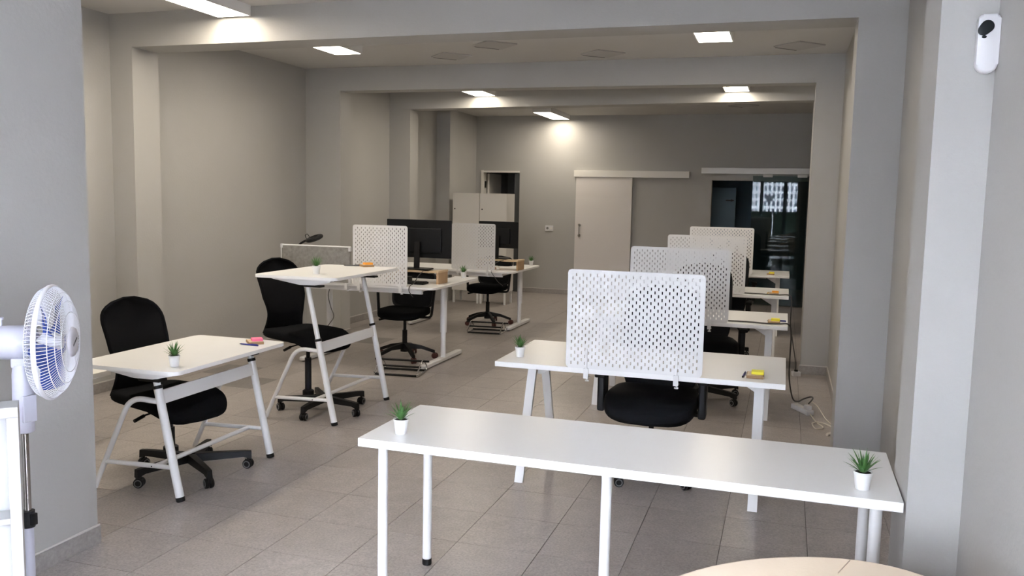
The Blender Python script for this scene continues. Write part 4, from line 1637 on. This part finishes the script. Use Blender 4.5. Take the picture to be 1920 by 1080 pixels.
# ------------------------------------------------------------------ open shelf unit at the lower left
sh = thing('cube_shelf', 'white open cube shelf at the lower left edge, in front of the fan', 'shelf', (-2.203, 1.985, 0), math.radians(45.5))
W_, D_ = 0.62, 0.10
Z1 = 1.032
bm = B(); box(bm, -W_, 0, 0, D_, Z1 - 0.032, Z1, 0.002)
obj('top_panel', bm, 'white_edge', sh)
for x in (-W_, -0.032):
    bm = B(); box(bm, x, x + 0.032, 0, D_, 0, Z1 - 0.032, 0.002)
    obj('side_panel', bm, 'white_edge', sh)
for z in (0.03, 0.345, 0.665):
    bm = B(); box(bm, -W_ + 0.032, -0.032, 0.004, D_, z, z + 0.018, 0.001)
    obj('shelf_board', bm, 'white_edge', sh)
bm = B(); box(bm, -W_ + 0.032, -0.032, D_ - 0.008, D_, 0.05, Z1 - 0.032)
obj('back_panel', bm, 'white_edge', sh)

# ------------------------------------------------------------------ small wall shelf seen past the corner
ws = thing('low_bench', 'small white shelf edge showing past the corner behind the lower table', 'shelf', (0, 0, 0))
bm = B(); box(bm, -5.33, -4.28, 4.05, 4.60, 0.455, 0.49, 0.003)
obj('top_board', bm, 'warm_white', ws)
for x, y in ((-5.28, 4.10), (-5.28, 4.55), (-4.60, 4.10), (-4.60, 4.30)):
    bm = B(); box(bm, x - 0.02, x + 0.02, y - 0.02, y + 0.02, 0, 0.455, 0.002)
    obj('leg', bm, 'warm_white', ws)

# ------------------------------------------------------------------ cream tub chair at the lower right
tc_ = thing('tub_chair', 'cream leather tub chair, only the top of its back in view at the lower right', 'armchair', (0.055, 1.88, 0))


def tub(u, v):
    a = math.radians(-200 + 220 * (1 - u)) if False else math.radians(-20 + 220 * u)
    top = 0.785 + 0.075 * math.cos(a) - 0.10 * abs(math.cos(a)) ** 3 * (1 if math.sin(a) < 0.4 else 0.25)
    z = 0.10 + (top - 0.10) * v
    r = 0.265 + 0.025 * math.sin(PI * v)
    return Vector((r * 1.32 * math.cos(a), r * 1.18 * math.sin(a), z)), Vector((math.cos(a), math.sin(a), 0))


bm = B(); sheet(bm, tub, 40, 10, 0.17)
o = obj('back_shell', bm, 'cream_leather', tc_, 60)
md = o.modifiers.new('round', 'BEVEL'); md.width = 0.05; md.segments = 4; md.limit_method = 'ANGLE'; md.angle_limit = math.radians(50)
for u_ in (0.41, 0.685):
    bm = B()
    pts = []
    for k in range(12):
        p, nn = tub(u_, 0.3 + 0.7 * k / 11)
        pts.append(p + nn * 0.0855)
    p, nn = tub(u_, 1.0)
    pts[-1] = p + nn * 0.06
    pts += [p + nn * 0.034 + Vector((0, 0, 0.0005)), p - nn * 0.034 + Vector((0, 0, 0.0005))]
    tube(bm, pts, 0.0013, 6)
    obj('seam', bm, 'seam', tc_)
bm = B(); superell(bm, (0, -0.06, 0.37), 0.28, 0.26, 0.075, 0.4, 0.5, 32, 12)
obj('seat_cushion', bm, 'cream_leather', tc_, 60)
bm = B(); lathe(bm, [(0.25, 0.10), (0.26, 0.12), (0.26, 0.30)], 32)
obj('seat_base', bm, 'cream_leather', tc_, 60)
for a in (45, 135, 225, 315):
    bm = B(); lathe(bm, [(0.018, 0.0), (0.024, 0.11)], 14, Matrix.Translation((0.22 * math.cos(math.radians(a)), 0.22 * math.sin(math.radians(a)), 0)))
    obj('leg', bm, 'frame_dark', tc_)

# ------------------------------------------------------------------ motion sensor on the right pilaster
se = thing('motion_sensor', 'white motion sensor with a dark lens, high on the right pilaster', 'sensor', (0.549, 2.98, 2.183), 0)
bm = B()
poly = []
w_, hh_ = 0.030, 0.088
for k in range(13):
    a = math.radians(180 + 15 * k)
    poly.append((w_ * math.cos(a), -hh_ + w_ + w_ * math.sin(a) * 0.9))
for cx, a0 in ((w_ - 0.012, 0), (-w_ + 0.012, 90)):
    for k in range(6):
        a = math.radians(a0 + 18 * k)
        poly.append((cx + 0.012 * math.cos(a), hh_ - 0.012 + 0.012 * math.sin(a)))
prism(bm, poly, 0.006, 0.042, 0.008, Matrix.Rotation(PI / 2, 4, 'X'))
obj('case', bm, 'white_plastic', se, 50)
bm = B(); prism(bm, [(x * 0.97 + 0.0025, z * 0.97) for x, z in poly], 0.0, 0.0065, 0, Matrix.Rotation(PI / 2, 4, 'X'))
obj('shadow_back_plate', bm, 'frame_dark', se)  # dark colour and sideways shift stand in for shade beside the case
bm = B()
lp = []
for k in range(28):
    a = 2 * PI * k / 28
    r = 0.0185 + 0.013 * max(0, math.cos(a - math.radians(228))) ** 3
    lp.append((-0.006 + r * math.cos(a), 0.052 + r * math.sin(a)))
prism(bm, lp, 0.0415, 0.0445, 0.001, Matrix.Rotation(PI / 2, 4, 'X'))
obj('lens', bm, 'screen_black', se, 50)
bm = B(); prism(bm, [(-0.013 + 0.007 * math.cos(2 * PI * k / 16), 0.0215 + 0.0042 * math.sin(2 * PI * k / 16)) for k in range(16)], 0.0415, 0.0435, 0, Matrix.Rotation(PI / 2, 4, 'X'))
obj('indicator', bm, 'screen_black', se)
